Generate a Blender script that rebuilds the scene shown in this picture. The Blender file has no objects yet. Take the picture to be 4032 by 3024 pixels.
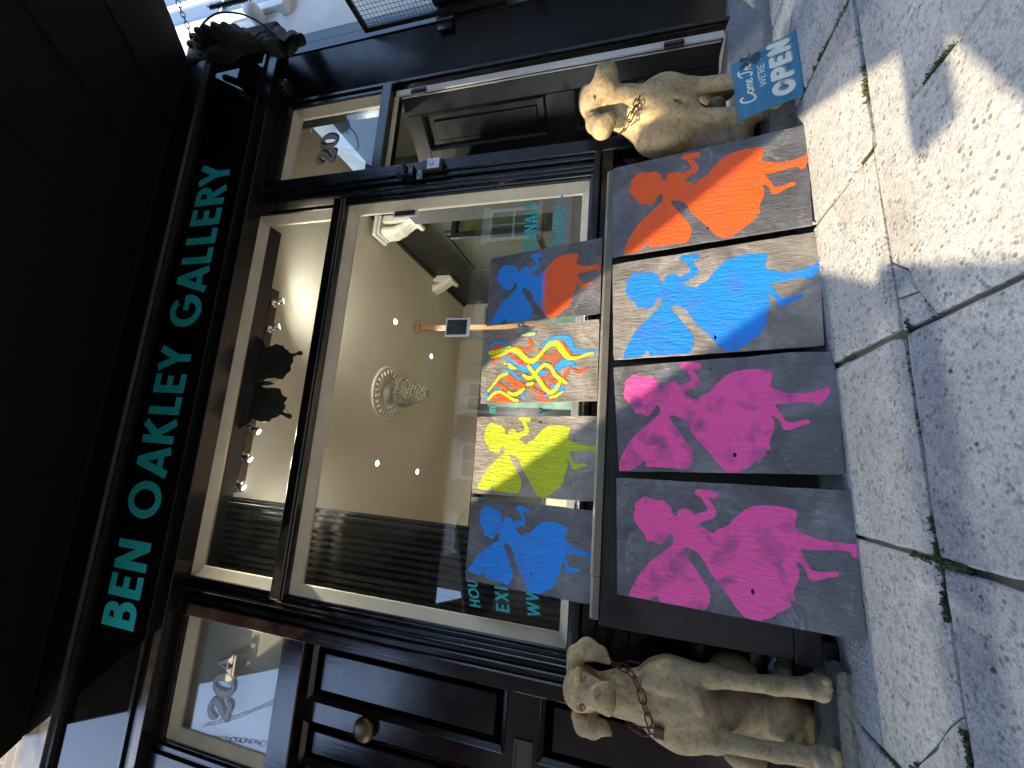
import bpy, bmesh, math, random
import numpy as np
from mathutils import Vector, Matrix
from mathutils.geometry import tessellate_polygon

SC = bpy.context.scene
COL = SC.collection
rnd = random.Random(7)
PI = math.pi

# ------------------------------------------------------------------ camera, sky, sun, exposure
CAM_H = 0.69
M = np.array([[0.981769577, -0.188406242, 0.025131371],
              [0.076525449, 0.270767779, -0.959598179],
              [0.173989521, 0.944027488, 0.28024944]])
cam_d = bpy.data.cameras.new('camera')
cam_d.sensor_width = 36.0
cam_d.lens = 1700.0 / 4032.0 * 36.0
cam_d.clip_start = 0.02
cam_d.clip_end = 500
cam = bpy.data.objects.new('camera', cam_d)
COL.objects.link(cam)
# the phone was held on its side: picture-right is world-down
cx, cy, cz = Vector(M[1]), Vector(M[0]), -Vector(M[2])
cam.matrix_world = Matrix(((cx[0], cy[0], cz[0], 0), (cx[1], cy[1], cz[1], 0), (cx[2], cy[2], cz[2], CAM_H), (0, 0, 0, 1)))
SC.camera = cam

SUN_TRAVEL = Vector((1.454, 0.559, -1.296)).normalized()
to_sun = -SUN_TRAVEL
SUN_EL = math.asin(to_sun.z)
SUN_AZ = math.atan2(to_sun.x, to_sun.y)
world = bpy.data.worlds.new('World')
SC.world = world
world.use_nodes = True
wn = world.node_tree
for n in list(wn.nodes):
    wn.nodes.remove(n)
w_out = wn.nodes.new('ShaderNodeOutputWorld')
w_bg = wn.nodes.new('ShaderNodeBackground')
w_sky = wn.nodes.new('ShaderNodeTexSky')
w_sky.sky_type = 'NISHITA'
w_sky.sun_disc = False
w_sky.sun_elevation = SUN_EL
w_sky.sun_rotation = SUN_AZ
w_sky.air_density = 1.0
w_sky.dust_density = 0.4
w_sky.ozone_density = 1.6
w_bg.inputs['Strength'].default_value = 0.15
wn.links.new(w_sky.outputs[0], w_bg.inputs[0])
wn.links.new(w_bg.outputs[0], w_out.inputs[0])

sun_d = bpy.data.lights.new('sun', 'SUN')
sun_d.energy = 2.1
sun_d.angle = math.radians(0.55)
sun_d.color = (1.0, 0.82, 0.54)
sun = bpy.data.objects.new('sun', sun_d)
COL.objects.link(sun)
sun.rotation_euler = SUN_TRAVEL.to_track_quat('-Z', 'Y').to_euler()
sun.location = (-4, -2, 8)

vs = SC.view_settings
vs.view_transform = 'Standard'
vs.look = 'None'
vs.exposure = 2.6
vs.gamma = 1.0
vs.use_curve_mapping = False
SC.render.engine = 'CYCLES'
cyc = SC.cycles
cyc.use_denoising = True
cyc.max_bounces = 10
cyc.transparent_max_bounces = 16
cyc.sample_clamp_indirect = 6.0
cyc.caustics_reflective = False
cyc.caustics_refractive = False

# ------------------------------------------------------------------ surveying helpers: a sight line met with a real plane
K = 4032.0 / 2212.0


def sight(X, Y):
    u = (3024 - Y * K - 1512) / 1700.0
    v = (X * K - 2016) / 1700.0
    return M.T @ np.array([u, v, 1.0])


def at(X, Y, y=2.1):
    d = sight(X, Y)
    p = d * (y / d[1])
    return Vector((p[0], p[1], p[2] + CAM_H))


def ground_z(x, y):
    return -0.0345 + 0.055 * x + 0.025 * y


def on_ground(X, Y):
    d = sight(X, Y)
    t = (-0.0345 - CAM_H) / (d[2] - 0.055 * d[0] - 0.025 * d[1])
    p = d * t
    return Vector((p[0], p[1], p[2] + CAM_H))


def crop(a, b, ox, oy, k):
    return (ox + k * a) / K, (oy + k * b) / K


# ------------------------------------------------------------------ object helpers
def tag(o, label=None, cat=None, group=None, kind=None):
    if label: o['label'] = label
    if cat: o['category'] = cat
    if group: o['group'] = group
    if kind: o['kind'] = kind
    return o


def thing(name, label, cat, loc=(0, 0, 0), group=None):
    o = bpy.data.objects.new(name, None)
    COL.objects.link(o)
    o.location = loc
    o.empty_display_size = 0.1
    return tag(o, label, cat, group)


def world_loc(o):
    v = Vector(o.location)
    while o.parent is not None:
        o = o.parent
        v = v + Vector(o.location)
    return v


def put(name, me, mat, parent=None, bevel=0.0, seg=1, smooth=False, label=None):
    """link a mesh given in world metres; a part keeps its place under its parent"""
    o = bpy.data.objects.new(name, me)
    COL.objects.link(o)
    if mat is not None and not me.materials:
        me.materials.append(mat)
    if parent is not None:
        o.parent = parent
        o.matrix_parent_inverse = Matrix.Translation(-world_loc_inv(parent))
    if smooth:
        me.polygons.foreach_set('use_smooth', [True] * len(me.polygons))
    if bevel > 0:
        b = o.modifiers.new('bevel', 'BEVEL')
        b.width = bevel
        b.segments = seg
        b.limit_method = 'ANGLE'
        b.angle_limit = math.radians(40)
    if label: o['label'] = label
    return o


def world_loc_inv(o):
    # empties carry a translation; meshes are built in world metres and sit at the origin
    if o.type != 'EMPTY':
        return Vector((0, 0, 0))
    v = Vector((0, 0, 0))
    while o is not None:
        v = v + Vector(o.location)
        o = o.parent
    return v


EACH = {'head_board', 'foot', 'gate_rail', 'gate_upright', 'sill', 'pilaster', 'folding_arm', 'bottom_board', 'door_lining', 'batten', 'screw', 'stile', 'rail', 'window_architrave', 'left_boarding', 'panel_batten', 'inner_post', 'window_sill', 'transom_bar', 'door_architrave', 'front_board', 'door_step', 'blob'}


class MB:
    def __init__(s):
        s.v, s.f, s.uv = [], [], None

    def add(s, vs_, fs):
        n = len(s.v)
        s.v += [tuple(p) for p in vs_]
        s.f += [tuple(i + n for i in f) for f in fs]
        return s

    def box(s, x0, x1, y0, y1, z0, z1, mat=None):
        if x0 > x1: x0, x1 = x1, x0
        if y0 > y1: y0, y1 = y1, y0
        if z0 > z1: z0, z1 = z1, z0
        p = [Vector(c) for c in ((x0, y0, z0), (x1, y0, z0), (x1, y1, z0), (x0, y1, z0), (x0, y0, z1), (x1, y0, z1), (x1, y1, z1), (x0, y1, z1))]
        if mat is not None: p = [mat @ c for c in p]
        return s.add(p, [(0, 3, 2, 1), (4, 5, 6, 7), (0, 1, 5, 4), (1, 2, 6, 5), (2, 3, 7, 6), (3, 0, 4, 7)])

    def ring(s, x0, x1, z0, z1, w, yf, yb, wb=None, ybi=None):
        """mitred picture-frame moulding in the wall plane; outer rect, width w, front yf, back yb.
        ybi: inner edge front y (slanted section)"""
        yi = yf if ybi is None else ybi
        o = [(x0, z0), (x1, z0), (x1, z1), (x0, z1)]
        i = [(x0 + w, z0 + w), (x1 - w, z0 + w), (x1 - w, z1 - w), (x0 + w, z1 - w)]
        vs_ = [(x, yf, z) for x, z in o] + [(x, yi, z) for x, z in i] + [(x, yb, z) for x, z in o] + [(x, yb, z) for x, z in i]
        fs = []
        for k in range(4):
            j = (k + 1) % 4
            fs += [(k, j, 4 + j, 4 + k), (8 + j, 8 + k, 12 + k, 12 + j), (8 + k, 8 + j, j, k), (4 + k, 4 + j, 12 + j, 12 + k)]
        return s.add(vs_, fs)

    def prism(s, poly, axis, a, b):
        """extrude a 2D polygon along an axis: axis 'x' takes (y,z), 'y' takes (x,z), 'z' takes (x,y)"""
        def mk(p, t):
            if axis == 'x': return (t, p[0], p[1])
            if axis == 'y': return (p[0], t, p[1])
            return (p[0], p[1], t)
        n = len(poly)
        vs_ = [mk(p, a) for p in poly] + [mk(p, b) for p in poly]
        fs = [tuple(range(n)), tuple(range(2 * n - 1, n - 1, -1))]
        for k in range(n):
            j = (k + 1) % n
            fs.append((k, n + k, n + j, j))
        return s.add(vs_, fs)

    def tube(s, pts, r, n=8, cap=True, r_end=None):
        pts = [Vector(p) for p in pts]
        base = len(s.v)
        up = Vector((0, 0, 1))
        rings = []
        prev = None
        for k, p in enumerate(pts):
            t = (pts[min(k + 1, len(pts) - 1)] - pts[max(k - 1, 0)]).normalized()
            if prev is None:
                a = t.cross(up)
                if a.length < 1e-3: a = t.cross(Vector((1, 0, 0)))
                a.normalize()
            else:
                a = prev - t * prev.dot(t)
                if a.length < 1e-5: a = t.orthogonal()
                a.normalize()
            prev = a
            b = t.cross(a)
            rr = r if r_end is None else r + (r_end - r) * k / max(1, len(pts) - 1)
            rings.append([p + (a * math.cos(q) + b * math.sin(q)) * rr for q in [2 * PI * i / n for i in range(n)]])
        vs_ = [q for g in rings for q in g]
        fs = []
        for k in range(len(pts) - 1):
            for i in range(n):
                j = (i + 1) % n
                fs.append((k * n + i, (k + 1) * n + i, (k + 1) * n + j, k * n + j))
        if cap:
            fs.append(tuple(range(n)))
            m = (len(pts) - 1) * n
            fs.append(tuple(m + i for i in range(n - 1, -1, -1)))
        return s.add(vs_, fs)

    def lathe(s, prof, centre, n=24, axis='z'):
        """profile of (radius, height) turned about an axis through centre"""
        c = Vector(centre)
        vs_ = []
        for r, h in prof:
            for i in range(n):
                q = 2 * PI * i / n
                a, b = r * math.cos(q), r * math.sin(q)
                vs_.append(c + Vector({'z': (a, b, h), 'y': (a, h, b), 'x': (h, a, b)}[axis]))
        fs = []
        for k in range(len(prof) - 1):
            for i in range(n):
                j = (i + 1) % n
                fs.append((k * n + i, k * n + j, (k + 1) * n + j, (k + 1) * n + i))
        fs.append(tuple(range(n - 1, -1, -1)))
        m = (len(prof) - 1) * n
        fs.append(tuple(m + i for i in range(n)))
        return s.add(vs_, fs)

    def mesh(s, name='mesh', merge=True):
        me = bpy.data.meshes.new(name)
        me.from_pydata(s.v, [], s.f)
        bm = bmesh.new()
        bm.from_mesh(me)
        bmesh.ops.recalc_face_normals(bm, faces=bm.faces)
        bm.to_mesh(me)
        bm.free()
        me.update()
        return me

    def islands(s):
        p = list(range(len(s.v)))

        def find(i):
            while p[i] != i:
                p[i] = p[p[i]]
                i = p[i]
            return i
        for f in s.f:
            a = find(f[0])
            for k in f[1:]: p[find(k)] = a
        out = {}
        for f in s.f: out.setdefault(find(f[0]), []).append(f)
        res = []
        for fs in out.values():
            ids = sorted({i for f in fs for i in f})
            mp = {i: k for k, i in enumerate(ids)}
            m = MB(); m.v = [s.v[i] for i in ids]; m.f = [tuple(mp[i] for i in f) for f in fs]
            res.append(m)
        return res

    def build(s, name, mat, parent=None, **kw):
        if name in EACH:            # separate pieces become separate objects of one name
            obs = [put(name, m.mesh(name), mat, parent, **kw) for m in s.islands()]
            return obs[0]
        return put(name, s.mesh(name), mat, parent, **kw)


def plate(outer, holes, place, thick):
    """flat plate with real holes: 2D loops, place(u, v, t) -> world, t runs 0 (front) .. thick (back)"""
    loops = [outer] + holes
    flat = [p for l in loops for p in l]
    tris = tessellate_polygon([[Vector((p[0], p[1], 0)) for p in l] for l in loops])
    n = len(flat)
    mb = MB()
    vs_ = [place(u, v, 0.0) for u, v in flat] + [place(u, v, thick) for u, v in flat]
    fs = [tuple(t) for t in tris] + [tuple(n + i for i in reversed(t)) for t in tris]
    k = 0
    for l in loops:
        m = len(l)
        for i in range(m):
            j = (i + 1) % m
            fs.append((k + i, k + j, n + k + j, n + k + i))
        k += m
    mb.add(vs_, fs)
    return mb


def sheet(outer, holes, place):
    """paint film: flat faces only"""
    loops = [outer] + holes
    flat = [p for l in loops for p in l]
    tris = tessellate_polygon([[Vector((p[0], p[1], 0)) for p in l] for l in loops])
    me = bpy.data.meshes.new('film')
    me.from_pydata([tuple(place(u, v)) for u, v in flat], [], [tuple(t) for t in tris])
    uvl = me.uv_layers.new(name='uv')
    for poly in me.polygons:
        for li in poly.loop_indices:
            uvl.data[li].uv = flat[me.loops[li].vertex_index]
    me.update()
    return me


def ribbon(pts, widths, place, caps=True, soft=False, n_sub=4):
    """brush stroke: variable-width strip along a smoothed polyline"""
    P = [Vector((p[0], p[1], 0)) for p in pts]
    if n_sub > 1 and len(P) > 2:
        Q, W = [], []
        for i in range(len(P) - 1):
            p0, p1, p2, p3 = P[max(i - 1, 0)], P[i], P[i + 1], P[min(i + 2, len(P) - 1)]
            for k in range(n_sub):
                t = k / n_sub
                Q.append(0.5 * ((2 * p1) + (p2 - p0) * t + (2 * p0 - 5 * p1 + 4 * p2 - p3) * t * t + (3 * p1 - p0 - 3 * p2 + p3) * t ** 3))
                W.append(widths[i] + (widths[i + 1] - widths[i]) * t)
        Q.append(P[-1]); W.append(widths[-1])
    else:
        Q, W = P, list(widths)
    if caps:
        d0 = (Q[0] - Q[1]).normalized(); d1 = (Q[-1] - Q[-2]).normalized()
        pre, post = [], []
        for a in (85, 60, 30):
            c, s_ = math.cos(math.radians(a)), math.sin(math.radians(a))
            pre.append((Q[0] + d0 * W[0] / 2 * s_, W[0] * c))
            post.insert(0, (Q[-1] + d1 * W[-1] / 2 * s_, W[-1] * c))
        Q = [q for q, _ in pre] + Q + [q for q, _ in post]
        W = [w for _, w in pre] + W + [w for _, w in post]
    L, R = [], []
    for i, q in enumerate(Q):
        t = (Q[min(i + 1, len(Q) - 1)] - Q[max(i - 1, 0)])
        t = t.normalized() if t.length > 1e-9 else Vector((1, 0, 0))
        nrm = Vector((-t.y, t.x, 0))
        L.append(q + nrm * W[i] / 2); R.append(q - nrm * W[i] / 2)
    n = len(Q)
    me = bpy.data.meshes.new('stroke')
    vs_ = [tuple(place(p.x, p.y)) for p in L] + [tuple(place(p.x, p.y)) for p in R]
    me.from_pydata(vs_, [], [(i, i + 1, n + i + 1, n + i) for i in range(n - 1)])
    uvl = me.uv_layers.new(name='uv')
    for poly in me.polygons:
        for li in poly.loop_indices:
            vi = me.loops[li].vertex_index
            k = vi % n
            uvl.data[li].uv = (1.0 if vi < n else 0.0, (0.0 if (k == 0 or k == n - 1) else 0.5) if caps else 0.5)
    me.update()
    return me


def join_meshes(meshes, name):
    v, f, uvs = [], [], []
    for m in meshes:
        n = len(v)
        v += [tuple(x.co) for x in m.vertices]
        f += [tuple(i + n for i in p.vertices) for p in m.polygons]
        if m.uv_layers:
            uvs += [tuple(d.uv) for d in m.uv_layers[0].data]
        else:
            uvs += [(0.5, 0.5)] * len(m.loops)
        bpy.data.meshes.remove(m)
    me = bpy.data.meshes.new(name)
    me.from_pydata(v, [], f)
    ul = me.uv_layers.new(name='uv')
    for i, q in enumerate(uvs):
        ul.data[i].uv = q
    me.update()
    return me


# ------------------------------------------------------------------ materials
def new_mat(name):
    m = bpy.data.materials.new(name)
    m.use_nodes = True
    nt = m.node_tree
    for n in list(nt.nodes):
        nt.nodes.remove(n)
    out = nt.nodes.new('ShaderNodeOutputMaterial')
    b = nt.nodes.new('ShaderNodeBsdfPrincipled')
    nt.links.new(b.outputs[0], out.inputs[0])
    return m, nt, b, out


def N(nt, kind, **kw):
    n = nt.nodes.new('ShaderNode' + kind)
    for k, v in kw.items():
        if k in ('ins',):
            for i, val in v.items():
                n.inputs[i].default_value = val
        else:
            setattr(n, k, v)
    return n


def link(nt, a, b):
    nt.links.new(a, b)


def coords(nt, scale=(1, 1, 1), which='Object', rand=True, rot=(0, 0, 0)):
    tc = N(nt, 'TexCoord')
    mp = N(nt, 'Mapping')
    mp.inputs['Scale'].default_value = scale
    mp.inputs['Rotation'].default_value = rot
    link(nt, tc.outputs[which], mp.inputs['Vector'])
    if rand:
        oi = N(nt, 'ObjectInfo')
        mu = N(nt, 'Math', operation='MULTIPLY', ins={1: 37.0})
        link(nt, oi.outputs['Random'], mu.inputs[0])
        cb = N(nt, 'CombineXYZ')
        for i in range(3): link(nt, mu.outputs[0], cb.inputs[i])
        link(nt, cb.outputs[0], mp.inputs['Location'])
    return mp.outputs[0]


def noise(nt, vec, scale, detail=4.0, rough=0.55, dist=0.0):
    n = N(nt, 'TexNoise')
    n.inputs['Scale'].default_value = scale
    n.inputs['Detail'].default_value = detail
    n.inputs['Roughness'].default_value = rough
    n.inputs['Distortion'].default_value = dist
    link(nt, vec, n.inputs['Vector'])
    return n.outputs[0]


def ramp(nt, fac, stops):
    r = N(nt, 'ValToRGB')
    e = r.color_ramp.elements
    while len(e) > 1: e.remove(e[-1])
    e[0].position = stops[0][0]
    c = stops[0][1]
    e[0].color = (c, c, c, 1) if not hasattr(c, '__len__') else (*c, 1)
    for p, c in stops[1:]:
        k = e.new(p)
        k.color = (c, c, c, 1) if not hasattr(c, '__len__') else (*c, 1)
    link(nt, fac, r.inputs[0])
    return r.outputs[0]


def mixc(nt, fac, a, b, blend='MIX'):
    m = N(nt, 'MixRGB', blend_type=blend)
    for i, x in ((0, fac), (1, a), (2, b)):
        if hasattr(x, 'is_output') or hasattr(x, 'links'):
            link(nt, x, m.inputs[i])
        elif i == 0:
            m.inputs[0].default_value = x
        else:
            m.inputs[i].default_value = (*x, 1)
    return m.outputs[0]


def bump(nt, bsdf, height, strength=0.3, dist=0.01, prev=None):
    b = N(nt, 'Bump')
    b.inputs['Strength'].default_value = strength
    b.inputs['Distance'].default_value = dist
    link(nt, height, b.inputs['Height'])
    if prev is not None: link(nt, prev, b.inputs['Normal'])
    link(nt, b.outputs[0], bsdf.inputs['Normal'])
    return b.outputs[0]


def simple(name, col, rough=0.5, metal=0.0, var=0.0, bumps=0.0, bscale=60.0, spec=0.5, rvar=0.0, scale=(1, 1, 1), bdist=0.004):
    m, nt, b, _ = new_mat(name)
    b.inputs['Roughness'].default_value = rough
    b.inputs['Metallic'].default_value = metal
    b.inputs['Specular IOR Level'].default_value = spec
    b.inputs['Base Color'].default_value = (*col, 1)
    if var or bumps or rvar:
        v = coords(nt, scale)
    if var:
        f = noise(nt, v, 6.0, 6, 0.65)
        d = tuple(max(0, c * (1 - var)) for c in col)
        l = tuple(min(1, c * (1 + var)) for c in col)
        link(nt, ramp(nt, f, [(0.3, d), (0.7, l)]), b.inputs['Base Color'])
    if rvar:
        f = noise(nt, v, 14.0, 5, 0.6)
        link(nt, ramp(nt, f, [(0.35, max(0.02, rough - rvar)), (0.7, min(1, rough + rvar))]), b.inputs['Roughness'])
    if bumps:
        bump(nt, b, noise(nt, v, bscale, 4, 0.6), bumps, bdist)
    return m


def paint_wood(name, col, rough, grain=(90, 90, 5), strength=0.12, wear=None, wear_amt=0.62):
    """old gloss paint on timber: brush grain, uneven sheen, worn edges"""
    m, nt, b, _ = new_mat(name)
    v = coords(nt, grain)
    g = noise(nt, v, 1.0, 5, 0.6, 0.3)
    v2 = coords(nt, (1, 1, 1))
    big = noise(nt, v2, 5.0, 6, 0.65)
    dust = noise(nt, v2, 2.3, 8, 0.75)
    lo = tuple(c * 0.75 for c in col)
    hi = tuple(c * 1.3 + 0.002 for c in col)
    c0 = ramp(nt, big, [(0.3, lo), (0.75, hi)])
    c1 = mixc(nt, ramp(nt, dust, [(0.62, 0.0), (0.85, 0.35)]), c0, (0.028, 0.026, 0.025))
    if wear:
        wn_ = noise(nt, coords(nt, (30, 30, 3.2)), 1.0, 6, 0.7, 0.6)
        c1 = mixc(nt, ramp(nt, wn_, [(wear_amt, 0.0), (wear_amt + 0.06, 1.0)]), c1, wear)
    link(nt, c1, b.inputs['Base Color'])
    link(nt, ramp(nt, big, [(0.3, max(0.03, rough * 0.7)), (0.72, rough * 1.5)]), b.inputs['Roughness'])
    mx = mixc(nt, 0.35, g, noise(nt, v2, 160, 2, 0.5), 'ADD')
    bump(nt, b, mx, strength, 0.003)
    return m


def glass_mat(name, tint=(0.93, 0.95, 0.94), boost=1.0, dust=0.02, scale=3.0):
    m = bpy.data.materials.new(name)
    m.use_nodes = True
    nt = m.node_tree
    for n in list(nt.nodes): nt.nodes.remove(n)
    out = N(nt, 'OutputMaterial')
    tr = N(nt, 'BsdfTransparent'); tr.inputs[0].default_value = (*tint, 1)
    gl = N(nt, 'BsdfGlossy'); gl.inputs['Roughness'].default_value = 0.0
    df = N(nt, 'BsdfDiffuse'); df.inputs[0].default_value = (0.55, 0.55, 0.53, 1)
    lw = N(nt, 'LayerWeight'); lw.inputs['Blend'].default_value = 0.5
    pw = N(nt, 'Math', operation='POWER', ins={1: 5.0}); link(nt, lw.outputs['Facing'], pw.inputs[0])
    ma = N(nt, 'Math', operation='MULTIPLY_ADD', ins={1: 0.95 * boost, 2: 0.042 * boost}); link(nt, pw.outputs[0], ma.inputs[0])
    cl = N(nt, 'Clamp'); link(nt, ma.outputs[0], cl.inputs[0])
    mx = N(nt, 'MixShader'); link(nt, cl.outputs[0], mx.inputs[0]); link(nt, tr.outputs[0], mx.inputs[1]); link(nt, gl.outputs[0], mx.inputs[2])
    # film of dust and a few wiped smears
    v = coords(nt, (1, 1, 1), rand=False)
    d1 = noise(nt, v, scale, 9, 0.8, 0.8)
    d2 = noise(nt, v, 90, 3, 0.6)
    fac = mixc(nt, 1.0, ramp(nt, d1, [(0.45, dust), (0.62, dust * 2.2), (0.74, dust * 7)]), ramp(nt, d2, [(0.3, 0.4), (0.7, 1.0)]), 'MULTIPLY')
    mx2 = N(nt, 'MixShader'); link(nt, fac, mx2.inputs[0]); link(nt, mx.outputs[0], mx2.inputs[1]); link(nt, df.outputs[0], mx2.inputs[2])
    link(nt, mx2.outputs[0], out.inputs[0])
    return m


def emit_mat(name, col, s):
    m = bpy.data.materials.new(name)
    m.use_nodes = True
    nt = m.node_tree
    for n in list(nt.nodes): nt.nodes.remove(n)
    out = N(nt, 'OutputMaterial')
    e = N(nt, 'Emission'); e.inputs[0].default_value = (*col, 1); e.inputs[1].default_value = s
    link(nt, e.outputs[0], out.inputs[0])
    return m


MAT = {}
MAT['fascia'] = paint_wood('gloss black fascia', (0.0022, 0.0023, 0.0028), 0.05, (3, 3, 3), 0.012)
MAT['black'] = paint_wood('black gloss paint', (0.0042, 0.0042, 0.005), 0.2, (60, 60, 4), 0.10)
MAT['black_worn'] = paint_wood('worn black paint', (0.0065, 0.007, 0.010), 0.24, (60, 60, 4), 0.22, wear=(0.26, 0.28, 0.32), wear_amt=0.66)
MAT['black_worn_x'] = paint_wood('worn black paint along', (0.0065, 0.007, 0.010), 0.24, (4, 60, 60), 0.22)
MAT['maroon'] = paint_wood('maroon gloss paint', (0.011, 0.0048, 0.0055), 0.17, (70, 70, 4), 0.16)
MAT['maroon_frame'] = paint_wood('dark brown gloss paint', (0.0065, 0.0045, 0.0048), 0.2, (70, 70, 4), 0.14)
MAT['box_black'] = paint_wood('black stained board', (0.0085, 0.009, 0.011), 0.42, (110, 110, 3), 0.45)
MAT['ledge'] = paint_wood('weathered ledge', (0.115, 0.11, 0.095), 0.6, (4, 90, 90), 0.5)
MAT['cream'] = simple('cream paint', (0.62, 0.56, 0.44), 0.45, var=0.12, bumps=0.1, bscale=40)
MAT['white_edge'] = simple('off white door edge', (0.60, 0.59, 0.56), 0.4, var=0.10, bumps=0.1, bscale=50)
MAT['awning'] = simple('black awning canvas', (0.0038, 0.0037, 0.0034), 0.85, var=0.35, bumps=0.35, bscale=220, spec=0.15)
MAT['cornice'] = paint_wood('dusty dark cornice', (0.007, 0.006, 0.0056), 0.38, (4, 60, 60), 0.2)
MAT['teal'] = simple('teal vinyl letters', (0.026, 0.52, 0.56), 0.4)
MAT['glass'] = glass_mat('shop window glass', boost=1.35, dust=0.006)
MAT['glass_top'] = glass_mat('transom glass', boost=1.5, dust=0.012)
MAT['iron'] = simple('black iron', (0.012, 0.012, 0.013), 0.45, 0.6, var=0.4)
MAT['door_black'] = paint_wood('flat black door paint', (0.0028, 0.0027, 0.0026), 0.38, (60, 60, 4), 0.10)
MAT['rib'] = simple('black glossy rib', (0.035, 0.036, 0.038), 0.28, var=0.2)
MAT['rust'] = simple('rusty iron', (0.075, 0.030, 0.020), 0.75, 0.25, var=0.5, bumps=0.5, bscale=150)
MAT['galv'] = simple('galvanised chain', (0.34, 0.33, 0.31), 0.4, 0.75, var=0.3)
MAT['brass'] = simple('old brass', (0.42, 0.30, 0.12), 0.32, 0.95, var=0.45, bumps=0.5, bscale=60)
MAT['hinge'] = simple('brown painted hinge', (0.055, 0.020, 0.014), 0.4, 0.3, var=0.3)
MAT['plastic_black'] = simple('black plastic', (0.012, 0.012, 0.014), 0.3)
MAT['plastic_silver'] = simple('silver plastic', (0.50, 0.50, 0.52), 0.3, 0.4)
MAT['chrome'] = simple('chrome', (0.75, 0.75, 0.74), 0.09, 1.0)
MAT['white'] = simple('white card', (0.78, 0.78, 0.77), 0.6)
MAT['plaster'] = simple('white plaster', (0.72, 0.69, 0.62), 0.8, var=0.06, bumps=0.2, bscale=40)
MAT['ceiling'] = simple('warm grey ceiling', (0.62, 0.59, 0.51), 0.9, var=0.04)
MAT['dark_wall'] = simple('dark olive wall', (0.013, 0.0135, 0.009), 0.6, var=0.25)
MAT['beige_wall'] = simple('beige wall', (0.40, 0.36, 0.29), 0.85, var=0.05)
MAT['floorboards'] = simple('dark boards', (0.22, 0.16, 0.11), 0.4, var=0.3)
MAT['pine'] = simple('pine wood', (0.26, 0.12, 0.04), 0.5, var=0.2, scale=(30, 30, 3))
MAT['track'] = simple('brown track beam', (0.085, 0.05, 0.035), 0.6, var=0.4)
MAT['photo_dark'] = simple('dark photograph', (0.035, 0.045, 0.05), 0.25, var=0.8)
MAT['butterfly'] = simple('dark butterfly metal', (0.010, 0.0085, 0.005), 0.5, var=0.5)
MAT['render_white'] = simple('white painted render', (0.72, 0.71, 0.66), 0.85, var=0.08, bumps=0.3, bscale=25)
MAT['blue_black'] = paint_wood('blue black gloss', (0.006, 0.0065, 0.009), 0.14, (4, 60, 60), 0.08)
MAT['silver_dim'] = simple('stone step', (0.19, 0.185, 0.175), 0.85, var=0.35, bumps=0.6, bscale=30, scale=(1, 5, 5))
def slab_material(name, base, dark=0.55):
    m, nt, b, _ = new_mat(name)
    v = coords(nt, (1, 1, 1))
    big = noise(nt, v, 3.2, 6, 0.6)
    patch = noise(nt, v, 9.0, 6, 0.7)
    mid = noise(nt, v, 44.0, 4, 0.6)
    fine = noise(nt, v, 150.0, 3, 0.6)
    c = ramp(nt, big, [(0.25, tuple(x * 0.80 for x in base)), (0.75, tuple(x * 1.16 for x in base))])
    c = mixc(nt, ramp(nt, patch, [(0.50, 0.0), (0.78, 0.5)]), c, tuple(x * 0.52 for x in base))
    vo = N(nt, 'TexVoronoi'); vo.inputs['Scale'].default_value = 62.0; link(nt, v, vo.inputs['Vector'])
    gate_ = ramp(nt, noise(nt, v, 24.0, 3, 0.6), [(0.44, 0.0), (0.60, 1.0)])
    spot = mixc(nt, 1.0, ramp(nt, vo.outputs['Distance'], [(0.20, 1.0), (0.42, 0.0)]), gate_, 'MULTIPLY')
    c = mixc(nt, mixc(nt, 1.0, spot, (dark, dark, dark), 'MULTIPLY'), c, tuple(x * 0.22 for x in base))
    c = mixc(nt, ramp(nt, mid, [(0.52, 0.0), (0.66, dark * .7)]), c, tuple(x * 0.33 for x in base))
    c = mixc(nt, ramp(nt, fine, [(0.44, 0.0), (0.62, 0.5)]), c, tuple(x * 0.45 for x in base))
    link(nt, c, b.inputs['Base Color'])
    b.inputs['Roughness'].default_value = 0.93
    b.inputs['Specular IOR Level'].default_value = 0.2
    h = mixc(nt, 0.5, noise(nt, v, 70.0, 5, 0.65), noise(nt, v, 14.0, 4, 0.6), 'ADD')
    h = mixc(nt, 1.0, h, mixc(nt, 1.0, spot, (.5, .5, .5), 'MULTIPLY'), 'SUBTRACT')
    bump(nt, b, h, 0.9, 0.006)
    return m


MAT['slab'] = slab_material('speckled paving stone', (0.375, 0.37, 0.365), 0.75)
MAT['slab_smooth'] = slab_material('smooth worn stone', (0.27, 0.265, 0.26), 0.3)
MAT['mortar'] = simple('dirty mortar', (0.085, 0.078, 0.065), 0.95, var=0.5, bumps=0.8, bscale=120)
MAT['asphalt'] = simple('asphalt', (0.05, 0.05, 0.052), 0.9, var=0.3, bumps=0.6, bscale=150)
MAT['moss'] = simple('green moss', (0.055, 0.068, 0.024), 0.9, var=0.6)


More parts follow.
